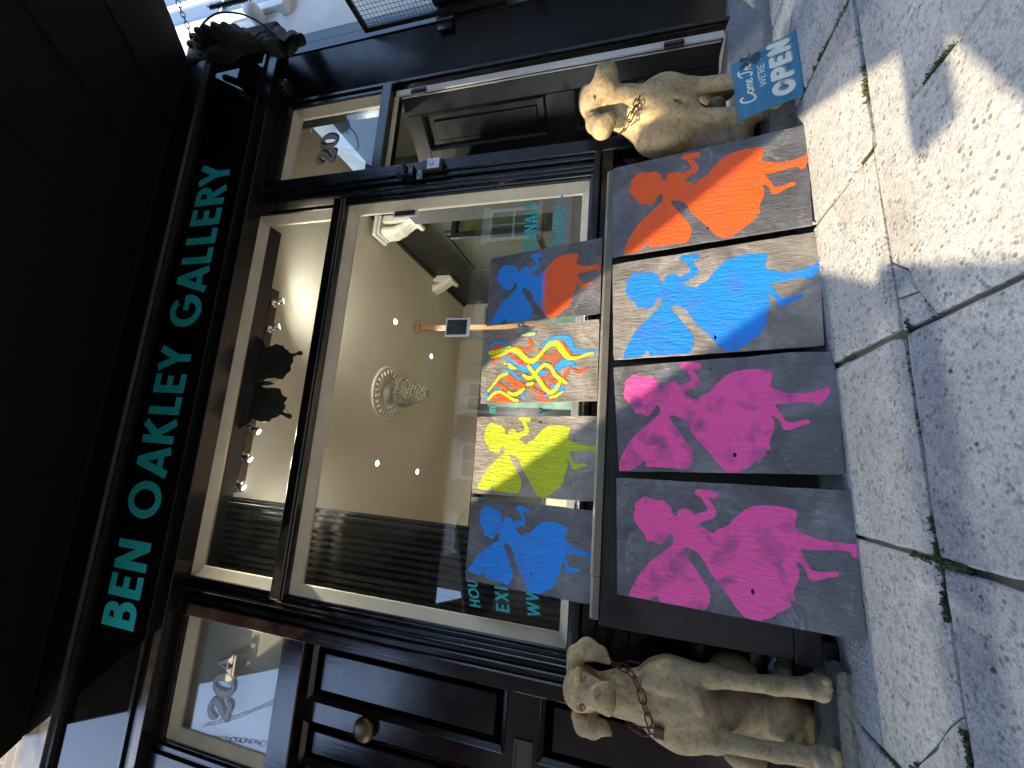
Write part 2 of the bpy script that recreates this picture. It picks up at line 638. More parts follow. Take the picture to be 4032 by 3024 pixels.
def slate_material(name, base):
    m, nt, b, _ = new_mat(name)
    v = coords(nt, (1, 1, 1))
    vs_ = coords(nt, (75, 75, 11))
    cl = noise(nt, v, 4.5, 8, 0.68, 0.6)
    st = noise(nt, vs_, 1.0, 6, 0.62, 0.5)
    c = ramp(nt, cl, [(0.30, tuple(x * 0.45 for x in base)), (0.50, base), (0.68, tuple(x * 1.8 for x in base))])
    c = mixc(nt, ramp(nt, st, [(0.42, 0.0), (0.78, 0.16)]), c, tuple(x * 1.7 for x in base))
    c = mixc(nt, ramp(nt, noise(nt, v, 11.0, 7, 0.7, 1.0), [(0.50, 0.0), (0.72, 0.55)]), c, tuple(x * 0.55 for x in base))
    # chalky scuffs and scratches
    for k, (sc_, rot_, lo) in enumerate((((6, 6, 70), (0, 0.45, 0), .70), ((80, 80, 8), (0, 0.9, 0), .70))):
        sc = noise(nt, coords(nt, sc_, rot=rot_), 1.0, 5, 0.72, 1.4)
        c = mixc(nt, ramp(nt, sc, [(lo, 0.0), (lo + .02, 0.8), (lo + .04, 0.2), (lo + .08, 0.5)]), c, (0.46, 0.46, 0.47))
    bl = noise(nt, v, 6.5, 10, 0.8, 1.3)
    c = mixc(nt, ramp(nt, bl, [(0.57, 0.0), (0.70, 0.65)]), c, (0.36, 0.36, 0.38))
    link(nt, c, b.inputs['Base Color'])
    b.inputs['Roughness'].default_value = 0.6
    b.inputs['Specular IOR Level'].default_value = 0.35
    h = mixc(nt, 0.4, st, noise(nt, v, 60, 6, 0.72), 'ADD')
    bump(nt, b, h, 0.8, 0.008)
    return m


MAT['slate_a'] = slate_material('blue grey slate', (0.105, 0.108, 0.120))
MAT['slate_sunlit'] = slate_material('sun lightened slate', (0.235, 0.215, 0.195))  # lighter, browner slate colour standing in for sunlight


def spray(name, col, col2=None, show=0.22, level=None):
    """sprayed stencil paint: thin patches let the slate through; ripples of the slate stay"""
    m, nt, b, _ = new_mat(name)
    v = coords(nt, (1, 1, 1))
    n1 = noise(nt, v, 13.0, 2, 0.5, 0.5)
    st = noise(nt, coords(nt, (70, 70, 9)), 1.0, 6, 0.62, 0.5)
    base = col
    if col2 is not None:
        tc = N(nt, 'UVMap'); tc.uv_map = 'uv'
        sx = N(nt, 'SeparateXYZ'); link(nt, tc.outputs[0], sx.inputs[0])
        ad = N(nt, 'Math', operation='MULTIPLY_ADD', ins={1: 0.05, 2: -0.025}); link(nt, noise(nt, v, 30, 5, 0.7), ad.inputs[0])
        a2 = N(nt, 'Math', operation='ADD'); link(nt, sx.outputs[1], a2.inputs[0]); link(nt, ad.outputs[0], a2.inputs[1])
        base = mixc(nt, ramp(nt, a2.outputs[0], [(max(0, level - 0.012), 1.0), (level + 0.012, 0.0)]), col, col2)
    c = mixc(nt, ramp(nt, n1, [(0.50, 0.0), (0.80, show)]), base, (0.13, 0.06, 0.16))
    c = mixc(nt, ramp(nt, noise(nt, v, 75.0, 5, 0.7), [(0.55, 0.0), (0.8, 0.45)]), c, (0.16, 0.10, 0.16))
    link(nt, c, b.inputs['Base Color'])
    b.inputs['Roughness'].default_value = 0.55
    b.inputs['Specular IOR Level'].default_value = 0.3
    h = mixc(nt, 0.35, st, noise(nt, v, 70, 5, 0.7), 'ADD')
    bump(nt, b, h, 0.8, 0.008)
    return m


def spray_soft(name, col):
    m = bpy.data.materials.new(name)
    m.use_nodes = True
    nt = m.node_tree
    b = nt.nodes['Principled BSDF']
    out = nt.nodes['Material Output']
    b.inputs['Base Color'].default_value = (*col, 1)
    b.inputs['Roughness'].default_value = 0.55
    v = coords(nt, (1, 1, 1))
    st = noise(nt, coords(nt, (70, 70, 9)), 1.0, 6, 0.62, 0.5)
    bump(nt, b, st, 0.8, 0.008)
    tc = N(nt, 'UVMap'); tc.uv_map = 'uv'
    sx = N(nt, 'SeparateXYZ'); link(nt, tc.outputs[0], sx.inputs[0])

    def tri(o):
        a = N(nt, 'Math', operation='SUBTRACT', ins={1: 0.5}); link(nt, o, a.inputs[0])
        c = N(nt, 'Math', operation='ABSOLUTE'); link(nt, a.outputs[0], c.inputs[0])
        d = N(nt, 'Math', operation='SUBTRACT', ins={0: 0.5}); link(nt, c.outputs[0], d.inputs[1])
        return d.outputs[0]
    mn = N(nt, 'Math', operation='MINIMUM'); link(nt, tri(sx.outputs[0]), mn.inputs[0]); link(nt, sx.outputs[1], mn.inputs[1])
    nz = noise(nt, v, 90, 3, 0.6)
    ad = N(nt, 'Math', operation='MULTIPLY_ADD', ins={1: 0.22, 2: -0.11}); link(nt, nz, ad.inputs[0])
    a2 = N(nt, 'Math', operation='ADD'); link(nt, mn.outputs[0], a2.inputs[0]); link(nt, ad.outputs[0], a2.inputs[1])
    al = ramp(nt, a2.outputs[0], [(0.04, 0.0), (0.26, 1.0)])
    tr = N(nt, 'BsdfTransparent')
    mx = N(nt, 'MixShader'); link(nt, al, mx.inputs[0]); link(nt, tr.outputs[0], mx.inputs[1]); link(nt, b.outputs[0], mx.inputs[2])
    link(nt, mx.outputs[0], out.inputs[0])
    return m


PINK = (0.80, 0.085, 0.34)
BLUE = (0.012, 0.23, 0.78)
ORANGE = (0.85, 0.105, 0.012)
LIME = (0.50, 0.60, 0.018)
YELLOW = (0.88, 0.78, 0.012)
MAT['pink'] = spray('pink spray paint', PINK, show=0.95)
MAT['blue'] = spray('blue spray paint', BLUE, show=0.35)
MAT['orange'] = spray('orange spray paint', ORANGE, show=0.10)
MAT['lime'] = spray('lime spray paint', LIME, show=0.2)
MAT['blue_orange'] = spray('blue over orange spray paint', BLUE, ORANGE, show=0.25, level=0.30)
MAT['soft_blue'] = spray_soft('soft blue spray', (0.03, 0.32, 0.85))
MAT['soft_orange'] = spray_soft('soft orange spray', ORANGE)
MAT['soft_yellow'] = spray_soft('soft yellow spray', YELLOW)


def dog_stone(name, base, lichen):
    m, nt, b, _ = new_mat(name)
    v = coords(nt, (1, 1, 1))
    n1 = noise(nt, v, 9.0, 8, 0.7, 0.3)
    n2 = noise(nt, v, 48.0, 5, 0.65)
    n3 = noise(nt, v, 3.0, 6, 0.6)
    c = ramp(nt, n1, [(0.25, tuple(x * 0.62 for x in base)), (0.5, base), (0.75, tuple(min(1, x * 1.3) for x in base))])
    c = mixc(nt, ramp(nt, n3, [(0.48, 0.0), (0.72, 0.75)]), c, lichen)
    c = mixc(nt, ramp(nt, n2, [(0.50, 0.0), (0.68, 0.6)]), c, tuple(x * 0.34 for x in base))
    c = mixc(nt, ramp(nt, noise(nt, v, 6.0, 9, 0.75, 1.2), [(0.52, 0.0), (0.68, 0.7)]), c, (base[0] * .42, base[1] * .36, base[2] * .32))
    c = mixc(nt, ramp(nt, noise(nt, v, 120.0, 3, 0.6), [(0.55, 0.0), (0.7, 0.5)]), c, tuple(x * 0.3 for x in base))
    geo = N(nt, 'NewGeometry')
    sx = N(nt, 'SeparateXYZ'); link(nt, geo.outputs['Normal'], sx.inputs[0])
    # weathering grows on faces turned to the sky
    c = mixc(nt, ramp(nt, sx.outputs[2], [(0.45, 0.0), (0.95, 0.65)]), c, tuple(x * 0.42 + 0.02 for x in lichen))
    link(nt, c, b.inputs['Base Color'])
    b.inputs['Roughness'].default_value = 0.9
    b.inputs['Specular IOR Level'].default_value = 0.25
    h = mixc(nt, 0.5, noise(nt, v, 70, 6, 0.7), noise(nt, v, 22, 4, 0.6), 'ADD')
    bump(nt, b, h, 0.6, 0.006)
    return m


MAT['dog_buff'] = dog_stone('buff weathered stone', (0.42, 0.315, 0.175), (0.235, 0.20, 0.14))
MAT['plinth'] = dog_stone('grey weathered stone', (0.24, 0.23, 0.21), (0.20, 0.205, 0.16))
MAT['bracket'] = dog_stone('black painted carved wood', (0.030, 0.030, 0.033), (0.075, 0.072, 0.068))


def brick_wall_mat(name, c1, c2, mortar):
    m, nt, b, _ = new_mat(name)
    v = coords(nt, (1, 1, 1), rand=False, rot=(PI / 2, 0, 0))
    br = N(nt, 'TexBrick')
    br.inputs['Color1'].default_value = (*c1, 1); br.inputs['Color2'].default_value = (*c2, 1); br.inputs['Mortar'].default_value = (*mortar, 1)
    br.inputs['Scale'].default_value = 1.0; br.inputs['Mortar Size'].default_value = 0.006
    br.inputs['Brick Width'].default_value = 0.23; br.inputs['Row Height'].default_value = 0.078
    link(nt, v, br.inputs['Vector'])
    link(nt, br.outputs[0], b.inputs['Base Color'])
    b.inputs['Roughness'].default_value = 0.9
    bump(nt, b, br.outputs['Fac'], -0.4, 0.006)
    return m


MAT['brick'] = brick_wall_mat('stock brick', (0.17, 0.115, 0.08), (0.22, 0.16, 0.115), (0.26, 0.24, 0.21))
MAT['roof'] = simple('grey roof slates', (0.07, 0.07, 0.08), 0.7, var=0.4)
MAT['stone_trim'] = simple('pale stone trim', (0.62, 0.58, 0.50), 0.8, var=0.1)
MAT['blue_wall'] = simple('pale blue painted wall', (0.30, 0.38, 0.52), 0.7, var=0.08)
MAT['far_glass'] = simple('house window glass', (0.02, 0.024, 0.028), 0.03)
MAT['grey_shutter'] = simple('grey shutter', (0.18, 0.18, 0.17), 0.5, var=0.15)
# ================================================================== THE STREET
def sloped(p):
    return Vector((p[0], p[1], p[2] + ground_z(p[0], p[1])))


# bed of mortar under the paving, the pavement itself as one piece of setting with its slabs as parts
gm = MB()
gm.add([sloped((x, y, -0.016)) for x, y in ((-9, -0.4), (9, -0.4), (9, 2.5), (-9, 2.5))], [(0, 1, 2, 3)])
pavement = gm.build('pavement', MAT['mortar'])
tag(pavement, kind='structure')

XJ = [-7.6 + 0.57 * i for i in range(12)] + [-0.76, -0.16, 0.415, 0.97, 1.525, 2.085] + [2.085 + 0.57 * i for i in range(1, 9)]
XJ = sorted(set(round(x, 3) for x in XJ))
YJ = [-0.38, 0.16, 0.73, 1.335, 1.955, 2.45]


def slab(poly, mat, dz=0.0, t=0.05, j=0.0085, tilt=(0, 0), wcorner=0.012):
    """one paving stone: uneven arrises, slightly dished and out of level"""
    cxm = sum(p[0] for p in poly) / len(poly); cym = sum(p[1] for p in poly) / len(poly)
    pts = []
    n = len(poly)
    for i in range(n):
        a, b = Vector(poly[i]), Vector(poly[(i + 1) % n])
        m = max(2, int((b - a).length / 0.05))
        nrm = Vector((-(b - a).y, (b - a).x)).normalized()
        for k in range(m):
            q = a + (b - a) * k / m
            w = wcorner if k == 0 else 0.0
            q = q + nrm * (rnd.uniform(0.0, min(0.005, wcorner))) + (Vector((cxm, cym)) - q).normalized() * (j + w * rnd.uniform(0.3, 1))
            pts.append(q)
    ctr = Vector((cxm, cym))

    def H(q, z):
        return (q.x, q.y, ground_z(q.x, q.y) + z + dz + tilt[0] * (q.x - cxm) + tilt[1] * (q.y - cym))
    mb = MB()
    m = len(pts)
    inner = [q + (ctr - q).normalized() * 0.008 for q in pts]
    vs_ = [H(q, -t) for q in pts] + [H(q, -0.005) for q in pts] + [H(q, 0.0) for q in inner]
    fs = []
    for i in range(m):
        k = (i + 1) % m
        fs += [(i, k, m + k, m + i), (m + i, m + k, 2 * m + k, 2 * m + i)]
    fs.append(tuple(2 * m + i for i in range(m)))
    mb.add(vs_, fs)
    return mb.build('paving_slab', mat, pavement)


broken = {}
for iy in range(len(YJ) - 1):
    for ix in range(len(XJ) - 1):
        x0, x1, y0, y1 = XJ[ix], XJ[ix + 1], YJ[iy], YJ[iy + 1]
        if x1 < -6 or x0 > 6: continue
        if y1 < 0.7 and not (-2.5 < x0 < 2.5): continue
        tl = (rnd.uniform(-.006, .006), rnd.uniform(-.006, .006))
        dz = rnd.uniform(-0.003, 0.002)
        key = (round(x0, 2), round(y0, 2))
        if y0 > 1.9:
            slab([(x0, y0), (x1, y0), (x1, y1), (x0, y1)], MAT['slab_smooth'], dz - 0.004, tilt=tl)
        elif abs(x0 - 0.415) < .02 and abs(y0 - 0.73) < .02:      # corner broken off beside the joint crossing
            cr = [(0.61, 1.335), (0.565, 1.28), (0.495, 1.255), (0.415, 1.205)]
            slab([(x0, y0), (x1, y0), (x1, y1)] + cr, MAT['slab'], dz, tilt=tl, j=0.0015, wcorner=.0012)
            slab([(0.505, 1.335), (0.415, 1.335), (0.415, 1.205), (0.495, 1.255)], MAT['slab'], dz - 0.002, tilt=tl, j=0.0015, wcorner=.0012)
            slab([(0.61, 1.335), (0.505, 1.335), (0.495, 1.255), (0.565, 1.28)], MAT['slab'], dz - 0.001, tilt=tl, j=0.0015, wcorner=.0012)
        elif abs(x0 - 0.97) < .02 and abs(y0 - 0.73) < .02:       # slab split across by a thin crack
            xc = 1.18
            slab([(x0, y0), (xc + .03, y0), (xc - .01, 1.09), (xc, y1), (x0, y1)], MAT['slab'], dz, tilt=tl, j=0.0015, wcorner=.0012)
            slab([(xc + .03, y0), (x1, y0), (x1, y1), (xc, y1), (xc - .01, 1.09)], MAT['slab'], dz - 0.002, tilt=tl, j=0.0015, wcorner=.0012)
        elif abs(x0 + 0.76) < .02 and abs(y0 - 1.335) < .02:      # lower slab with a broken corner
            cr = [(-0.76, 1.60), (-0.69, 1.53), (-0.62, 1.46), (-0.54, 1.39), (-0.49, 1.335)]
            slab([(x0, y1)] + cr + [(x1, y0), (x1, y1)], MAT['slab'], dz, tilt=tl, j=0.0015, wcorner=.0012)
            slab([(-0.76, 1.60), (-0.76, 1.335), (-0.49, 1.335), (-0.54, 1.39), (-0.62, 1.46), (-0.69, 1.53)], MAT['slab'], dz - 0.002, tilt=tl, j=0.0015, wcorner=.0012)
        else:
            slab([(x0, y0), (x1, y0), (x1, y1), (x0, y1)], MAT['slab'], dz, tilt=tl)

# kerb and road behind the camera, and the pavement of the far side
kb = MB()
kb.add([sloped((x, y, z)) for x, y, z in ((-30, -0.4, 0), (30, -0.4, 0), (30, -0.55, 0), (-30, -0.55, 0), (-30, -0.4, -.16), (30, -0.4, -.16), (30, -0.55, -.16), (-30, -0.55, -.16))],
       [(0, 1, 2, 3), (3, 2, 6, 7), (0, 3, 7, 4), (1, 5, 6, 2)])
tag(kb.build('kerb', MAT['stone_trim']), kind='structure')
rb = MB()
rb.add([sloped((x, y, -0.13)) for x, y in ((-60, -5.6), (60, -5.6), (60, -0.5), (-60, -0.5))], [(0, 1, 2, 3)])
tag(rb.build('road', MAT['asphalt']), kind='structure')
fb = MB()
fb.add([sloped((x, y, -0.01)) for x, y in ((-60, -9), (60, -9), (60, -5.6), (-60, -5.6))] + [sloped((x, -5.6, -0.2)) for x in (-60, 60)], [(0, 1, 2, 3), (3, 2, 5, 4)])
tag(fb.build('far_pavement', MAT['slab_smooth']), kind='structure')
eb = MB()
eb.add([(-200, -200, -4.6), (200, -200, -4.6), (200, 200, -4.6), (-200, 200, -4.6)], [(0, 1, 2, 3)])
tag(eb.build('ground', MAT['asphalt']), kind='structure')

# moss in the joints: countless small leaves
mo = MB()


def tuft(x, y, r, n, hmax=0.016):
    for _ in range(n):
        a, q = rnd.uniform(0, 2 * PI), r * math.sqrt(rnd.random())
        px, py = x + q * math.cos(a), y + q * math.sin(a)
        z = ground_z(px, py) - 0.008
        s_ = rnd.uniform(0.0015, 0.0045); h = rnd.uniform(0.003, hmax * .7); b = rnd.uniform(0, 2 * PI)
        dx, dy = math.cos(b) * s_, math.sin(b) * s_
        lx, ly = rnd.uniform(-.006, .006), rnd.uniform(-.006, .006)
        mo.add([(px - dx, py - dy, z), (px + dx, py + dy, z), (px + lx + dx * .6, py + ly + dy * .6, z + h), (px + lx - dx * .6, py + ly - dy * .6, z + h)], [(0, 1, 2, 3)])


def moss_line(x0, y0, x1, y1, n, r=0.008, h=0.012):
    for _ in range(int(n * .55)):
        t = rnd.random() ** 1.3
        tuft(x0 + (x1 - x0) * t, y0 + (y1 - y0) * t, r * .55, 7, h)


moss_line(1.505, 1.36, 1.53, 1.62, 60, 0.012, 0.018)
moss_line(0.97, 1.02, 0.97, 1.11, 60, 0.014, 0.02)
moss_line(0.972, 1.34, 0.972, 1.42, 30, 0.008)
moss_line(1.12, 1.335, 1.25, 1.33, 40, 0.012, 0.022)
moss_line(0.72, 1.335, 0.84, 1.335, 14)
moss_line(0.44, 1.31, 0.40, 1.30, 18, 0.012, 0.022)
moss_line(0.415, 1.22, 0.50, 1.25, 12, 0.006)
moss_line(0.415, 1.60, 0.415, 1.66, 16)
moss_line(-0.16, 1.24, -0.16, 1.43, 90, 0.016, 0.02)
moss_line(-0.30, 1.335, -0.06, 1.335, 80, 0.014, 0.02)
moss_line(-0.76, 1.6, -0.76, 1.72, 50, 0.014, 0.02)
moss_line(-0.69, 1.53, -0.76, 1.60, 30, 0.012, 0.02)
moss_line(-0.60, 1.33, -0.52, 1.34, 30, 0.014, 0.02)
moss_line(0.13, 1.335, 0.40, 1.335, 22, 0.006)
moss_line(1.50, 1.72, 1.56, 1.70, 20, 0.01)
tag(mo.build('moss', MAT['moss']), kind='stuff')

# grit and scraps on the stones
gr = MB()
for X, Y in ((1888, 482), (2056, 802), (2112, 960), (2150, 1450), (2040, 1190), (1925, 640), (1990, 860), (2120, 1290)):
    p = on_ground(X, Y); r = rnd.uniform(.003, .007)
    gr.lathe([(r * .4, 0), (r, r * .4), (r * .7, r * .9), (r * .1, r * 1.1)], (p.x, p.y, p.z), 7)
tag(gr.build('grit', MAT['mortar']), kind='stuff')


# ------------------------------------------------------------------ houses across the road (seen in the glass)
def house(label, x0, x1, yf, zt, mat, wins, roof=True, extras=None, group=None):
    b = thing('terraced_house', label, 'house', ((x0 + x1) / 2, yf, -0.1), group)
    w = MB(); zb = -0.6
    w.box(x0, x1, yf - 7, yf, zb, zt)
    w.build('wall', mat, b)
    if roof:
        r = MB()
        r.prism([(yf + .3, zt - .05), (yf - 3.5, zt + 2.0), (yf - 7.2, zt - .05), (yf - 7.2, zt + .08), (yf - 3.5, zt + 2.16), (yf + .3, zt + .08)], 'x', x0, x1)
        ro = r.build('roof', MAT['roof'], b)
        c = MB(); c.box(x0 + .3, x0 + 1.1, yf - 3.2, yf - 2.4, zt + 1.2, zt + 3.0)
        for k in range(2): c.lathe([(.12, 0), (.1, .3)], (x0 + .5 + .4 * k, yf - 2.8, zt + 3.0), 10)
        c.build('chimney', MAT['brick'], ro)
    g = MB(); g.tube([(x0, yf + .12, zt - .1), (x1, yf + .12, zt - .1)], 0.06, 8)
    g.tube([(x1 - .3, yf + .07, zt - .1), (x1 - .3, yf + .07, -.3)], 0.045, 8)
    g.build('gutter', MAT['iron'], b)
    for (a, c, z0, z1) in wins:
        f = MB(); f.ring(a, c, z0, z1, 0.09, yf + 0.035, yf - 0.05)
        f.box(a, c, yf - .02, yf + .02, (z0 + z1) / 2 - .03, (z0 + z1) / 2 + .03)
        f.box((a + c) / 2 - .018, (a + c) / 2 + .018, yf - .02, yf + .018, z0 + .09, z1 - .09)
        fo = f.build('window', MAT['white'], b)
        p = MB(); p.box(a + .08, c - .08, yf - .03, yf + .004, z0 + .08, z1 - .08)
        p.build('pane', MAT['far_glass'], fo)
        s = MB(); s.box(a - .1, c + .1, yf - .02, yf + .10, z0 - .1, z0 - .003)
        s.box(a - .08, c + .08, yf - .02, yf + .03, z1 + .003, z1 + .2)
        s.build('sill', MAT['stone_trim'], fo)
    if extras: extras(b, yf)
    return b


YF = -6.6


def shopfront_far(x0, x1, mat, slats=True):
    def fn(b, yf):
        m = MB(); m.box(x0, x1, yf - .02, yf + .16, 2.55, 3.0); m.build('fascia_board', mat, b)
        m = MB()
        for xx in (x0, x1 - .25): m.box(xx, xx + .25, yf - .02, yf + .1, -.5, 2.55)
        m.build('pilaster', mat, b)
        for k in range(26):
            if not slats: break
            m = MB(); m.box(x0 + .25, x1 - .25, yf + .002, yf + .05, -.3 + k * .108, -.3 + k * .108 + .095)
            m.build('shutter_slat', MAT['grey_shutter'], b)
    return fn


house('brick house across the road with a blue painted front and grey shutter', 2.6, 8.4, YF, 5.6, MAT['brick'], [(3.3, 4.3, 3.5, 5.0), (6.2, 7.2, 3.5, 5.0)], extras=shopfront_far(2.7, 8.3, MAT['blue_wall']))
house('brick house across the road with stone window dressings and wide cornice', -3.4, 2.55, YF - .2, 6.3, MAT['brick'], [(-2.5, -1.5, 3.6, 5.3), (-.6, .4, 3.6, 5.3), (1.2, 2.1, 3.6, 5.3)], extras=shopfront_far(-3.3, 2.4, MAT['blue_black'], False))
house('tall brick house across the road with a pale blue upper wall', 8.45, 14.5, YF - .1, 6.6, MAT['blue_wall'], [(9.2, 10.3, 3.8, 5.6), (12.0, 13.1, 3.8, 5.6)], extras=shopfront_far(8.6, 14.3, MAT['stone_trim'], False))
house('brick end house across the road standing left of a gap', -11.5, -5.2, YF + .3, 5.9, MAT['brick'], [(-10.4, -9.4, 3.5, 5.0), (-7.5, -6.5, 3.5, 5.0), (-10.4, -9.2, .6, 2.4)])
house('white rendered house far down the road on the right', 14.6, 22, YF, 6.2, MAT['render_white'], [(15.5, 16.6, 3.5, 5.2), (18.5, 19.6, 3.5, 5.2)])
# ================================================================== THE SHOPFRONT
shop = thing('shopfront', 'black painted gallery shopfront with teal lettering on its fascia', 'shopfront', (0.4, 2.1, 0.0))


def part(mb, name, mat, bevel=0.003, parent=None, **kw):
    return mb.build(name, MAT[mat] if isinstance(mat, str) else mat, parent or shop, bevel=bevel, **kw)


# fascia board, its frame, cornice
m = MB(); m.box(-3.2, 2.66, 2.002, 2.09, 3.325, 3.80); fascia = part(m, 'fascia_board', 'fascia', 0.001)
m = MB(); m.ring(-3.3, 2.735, 3.285, 3.845, 0.022, 1.984, 2.05); m.ring(-3.278, 2.713, 3.307, 3.823, 0.018, 1.990, 2.05, ybi=2.0)
part(m, 'fascia_frame', 'blue_black', 0.002)
m = MB(); m.box(-3.2, 2.86, 2.0, 2.2, 3.20, 3.284); part(m, 'header_board', 'maroon_frame', 0.004)
cor = [(2.1, 3.80), (1.975, 3.80), (1.975, 3.815), (1.955, 3.83), (1.955, 3.90), (1.962, 3.905), (1.962, 4.03), (2.1, 4.03)]
m = MB(); m.prism(cor, 'x', -3.2, 2.80); part(m, 'cornice', 'cornice', 0.003)
m = MB(); m.box(-3.2, 2.9, 2.1, 2.4, 4.03, 7.5); part(m, 'upper_wall', 'brick', 0)
m = MB(); m.box(-3.2, 2.86, 1.985, 2.1, 3.846, 3.86); part(m, 'fascia_capping', 'cornice', 0.002)

# frames of the four lights: stepped mouldings, cream beads, glass


def light(name, x0, x1, z0, z1, mat, bead=0.047, steps=True, glass='glass', left=True, parent=None, yg=2.152, label=None):
    w = thing_part(name, parent)
    m = MB()
    if steps:
        m.ring(x0 - .050, x1 + .050, z0 - .034, z1 + .050, 0.020, 2.068, 2.15)
        m.ring(x0 - .030, x1 + .030, z0 - .020, z1 + .030, 0.018, 2.078, 2.15, ybi=2.084)
        m.ring(x0 - .012, x1 + .012, z0 - .010, z1 + .012, 0.014, 2.092, 2.15)
    else:
        m.ring(x0 - .02, x1 + .02, z0 - .02, z1 + .02, 0.022, 2.088, 2.15)
    fr = put('window_frame', m.mesh('window_frame'), MAT[mat], w, bevel=0.003)
    m = MB(); m.ring(x0, x1, z0, z1, bead, 2.104, 2.165, ybi=2.146)
    put('glazing_bead', m.mesh('glazing_bead'), MAT['cream'], w, bevel=0.002, label='cream painted glazing bead')
    m = MB(); m.box(x0 + bead * .6, x1 - bead * .6, yg, yg + .004, z0 + bead * .6, z1 - bead * .6)
    put('pane', m.mesh('pane'), MAT[glass], w)
    return w


def thing_part(name, parent=None):
    o = bpy.data.objects.new(name, None)
    COL.objects.link(o)
    o.empty_display_size = 0.05
    p = parent or shop
    o.parent = p
    return o


win_main = light('display_window', -0.808, 1.518, 0.962, 2.488, 'black_worn')
win_top = light('transom_window', -0.808, 1.506, 2.582, 3.207, 'maroon_frame', steps=False, glass='glass_top')
m = MB(); m.box(-0.83, 1.545, 2.050, 2.16, 2.500, 2.566); m.box(-0.83, 1.545, 2.060, 2.1, 2.487, 2.4995)
part(m, 'transom_bar', 'black', 0.006)
# moulded architrave at both sides of the window and the posts
m = MB()
for x0, x1, y in ((-0.928, -0.897, 2.058), (-0.8965, -0.872, 2.074), (-0.8715, -0.859, 2.062)):
    m.box(x0, x1, y, 2.16, 0.84, 3.199)
part(m, 'window_architrave', 'maroon_frame', 0.005)
m = MB()
for x0, x1, y in ((1.569, 1.588, 2.062), (1.5885, 1.612, 2.076), (1.6125, 1.640, 2.058)):
    m.box(x0, x1, y, 2.16, 0.84, 3.199)
part(m, 'window_architrave', 'black_worn', 0.005)
m = MB(); m.box(-0.998, -0.9285, 2.045, 2.2, 0.10, 3.199); part(m, 'post', 'maroon', 0.006)
m = MB(); m.box(1.6405, 1.722, 2.045, 2.2, 0.14, 3.199); part(m, 'post', 'black_worn', 0.006)
m = MB(); m.box(-3.2, -1.70, 2.06, 2.2, -0.1, 3.199); m.box(-1.70, -1.665, 2.075, 2.2, -0.1, 3.199); part(m, 'left_boarding', 'maroon_frame', 0.004)
# the sill and the panelled stall riser under the window
m = MB(); m.box(-0.9275, 1.6395, 2.03, 2.16, 0.905, 0.938); m.box(-0.927, 1.639, 2.05, 2.16, 0.84, 0.9045)
part(m, 'window_sill', 'black_worn_x', 0.006)
m = MB(); m.box(-0.9275, 1.6395, 2.11, 2.2, -0.12, 0.8395); sr = part(m, 'stall_riser', 'maroon', 0)
for a, b in ((-0.90, -0.42), (-0.38, 0.12), (0.16, 0.66), (0.70, 1.16), (1.20, 1.61)):
    m = MB(); m.ring(a, b, 0.14, 0.80, 0.03, 2.088, 2.12, ybi=2.104); m.ring(a + .09, b - .09, .23, .71, .012, 2.099, 2.12, ybi=2.106)
    part(m, 'panel_moulding', 'maroon', 0.002, sr)
m = MB(); m.box(-0.93, 1.64, 2.08, 2.109, -0.12, 0.075); part(m, 'plinth_board', 'maroon', 0.004, sr)

# overlights above the two doors
ov20a = light('overlight', -1.655, -1.002, 2.462, 3.150, 'maroon_frame', bead=0.042, steps=False, glass='glass_top')
ov20 = light('overlight', 1.730, 2.318, 2.352, 3.082, 'black', bead=0.042, steps=False, glass='glass_top')
m = MB(); m.box(-1.665, -0.999, 2.075, 2.2, 2.318, 2.44); part(m, 'door_rail', 'maroon', 0.005)
m = MB(); m.box(1.7225, 2.345, 2.055, 2.2, 2.262, 2.332); part(m, 'door_rail', 'black', 0.005)
m = MB(); m.box(-1.665, -0.999, 2.09, 2.2, 3.170, 3.1995); m.box(1.7225, 2.345, 2.09, 2.2, 3.102, 3.1995); part(m, 'head_board', 'black', 0.003)

# right hand pilaster: a splayed face, then a narrow upright
m = MB(); m.prism([(2.39, 2.165), (2.715, 2.045), (2.715, 2.3), (2.39, 2.3)], 'z', 0.0, 3.198); part(m, 'pilaster', 'black', 0.006)
m = MB(); m.box(2.7155, 2.80, 2.04, 2.3, 0.0, 3.198); part(m, 'corner_post', 'black', 0.006)
m = MB(); m.box(2.344, 2.3895, 2.09, 2.3, 0.1, 3.198); m.box(2.352, 2.372, 2.078, 2.0895, 0.1, 3.198); part(m, 'door_architrave', 'black', 0.003)

# cream door lining on the hinge side
m = MB(); m.box(2.276, 2.318, 2.102, 2.115, 0.30, 2.256); part(m, 'door_lining', 'white_edge', 0.002)
m = MB(); m.box(1.7225, 2.27, 2.10, 2.112, 2.232, 2.2615); part(m, 'door_lining', 'cream', 0.002)
m = MB(); m.box(1.7225, 1.736, 2.10, 2.112, 0.3, 2.2315); part(m, 'door_lining', 'cream', 0.002)

# threshold stone
m = MB(); m.prism([(1.93, 0.03), (1.97, 0.155), (2.085, 0.285), (2.30, 0.295), (2.30, 0.03)], 'x', 1.66, 3.0)
part(m, 'door_step', 'slab_smooth', 0.012, seg=2)
m = MB(); m.prism([(2.03, -0.2), (2.06, 0.0), (2.25, 0.02), (2.25, -0.2)], 'x', -1.7, -0.999)
part(m, 'door_step', 'slab_smooth', 0.012, seg=2)

# ------------------------------------------------------------------ lettering drawn with strokes


def arc(cx_, cy_, rx, ry, a0, a1, n=14):
    return [(cx_ + rx * math.cos(math.radians(a0 + (a1 - a0) * i / n)), cy_ + ry * math.sin(math.radians(a0 + (a1 - a0) * i / n))) for i in range(n + 1)]


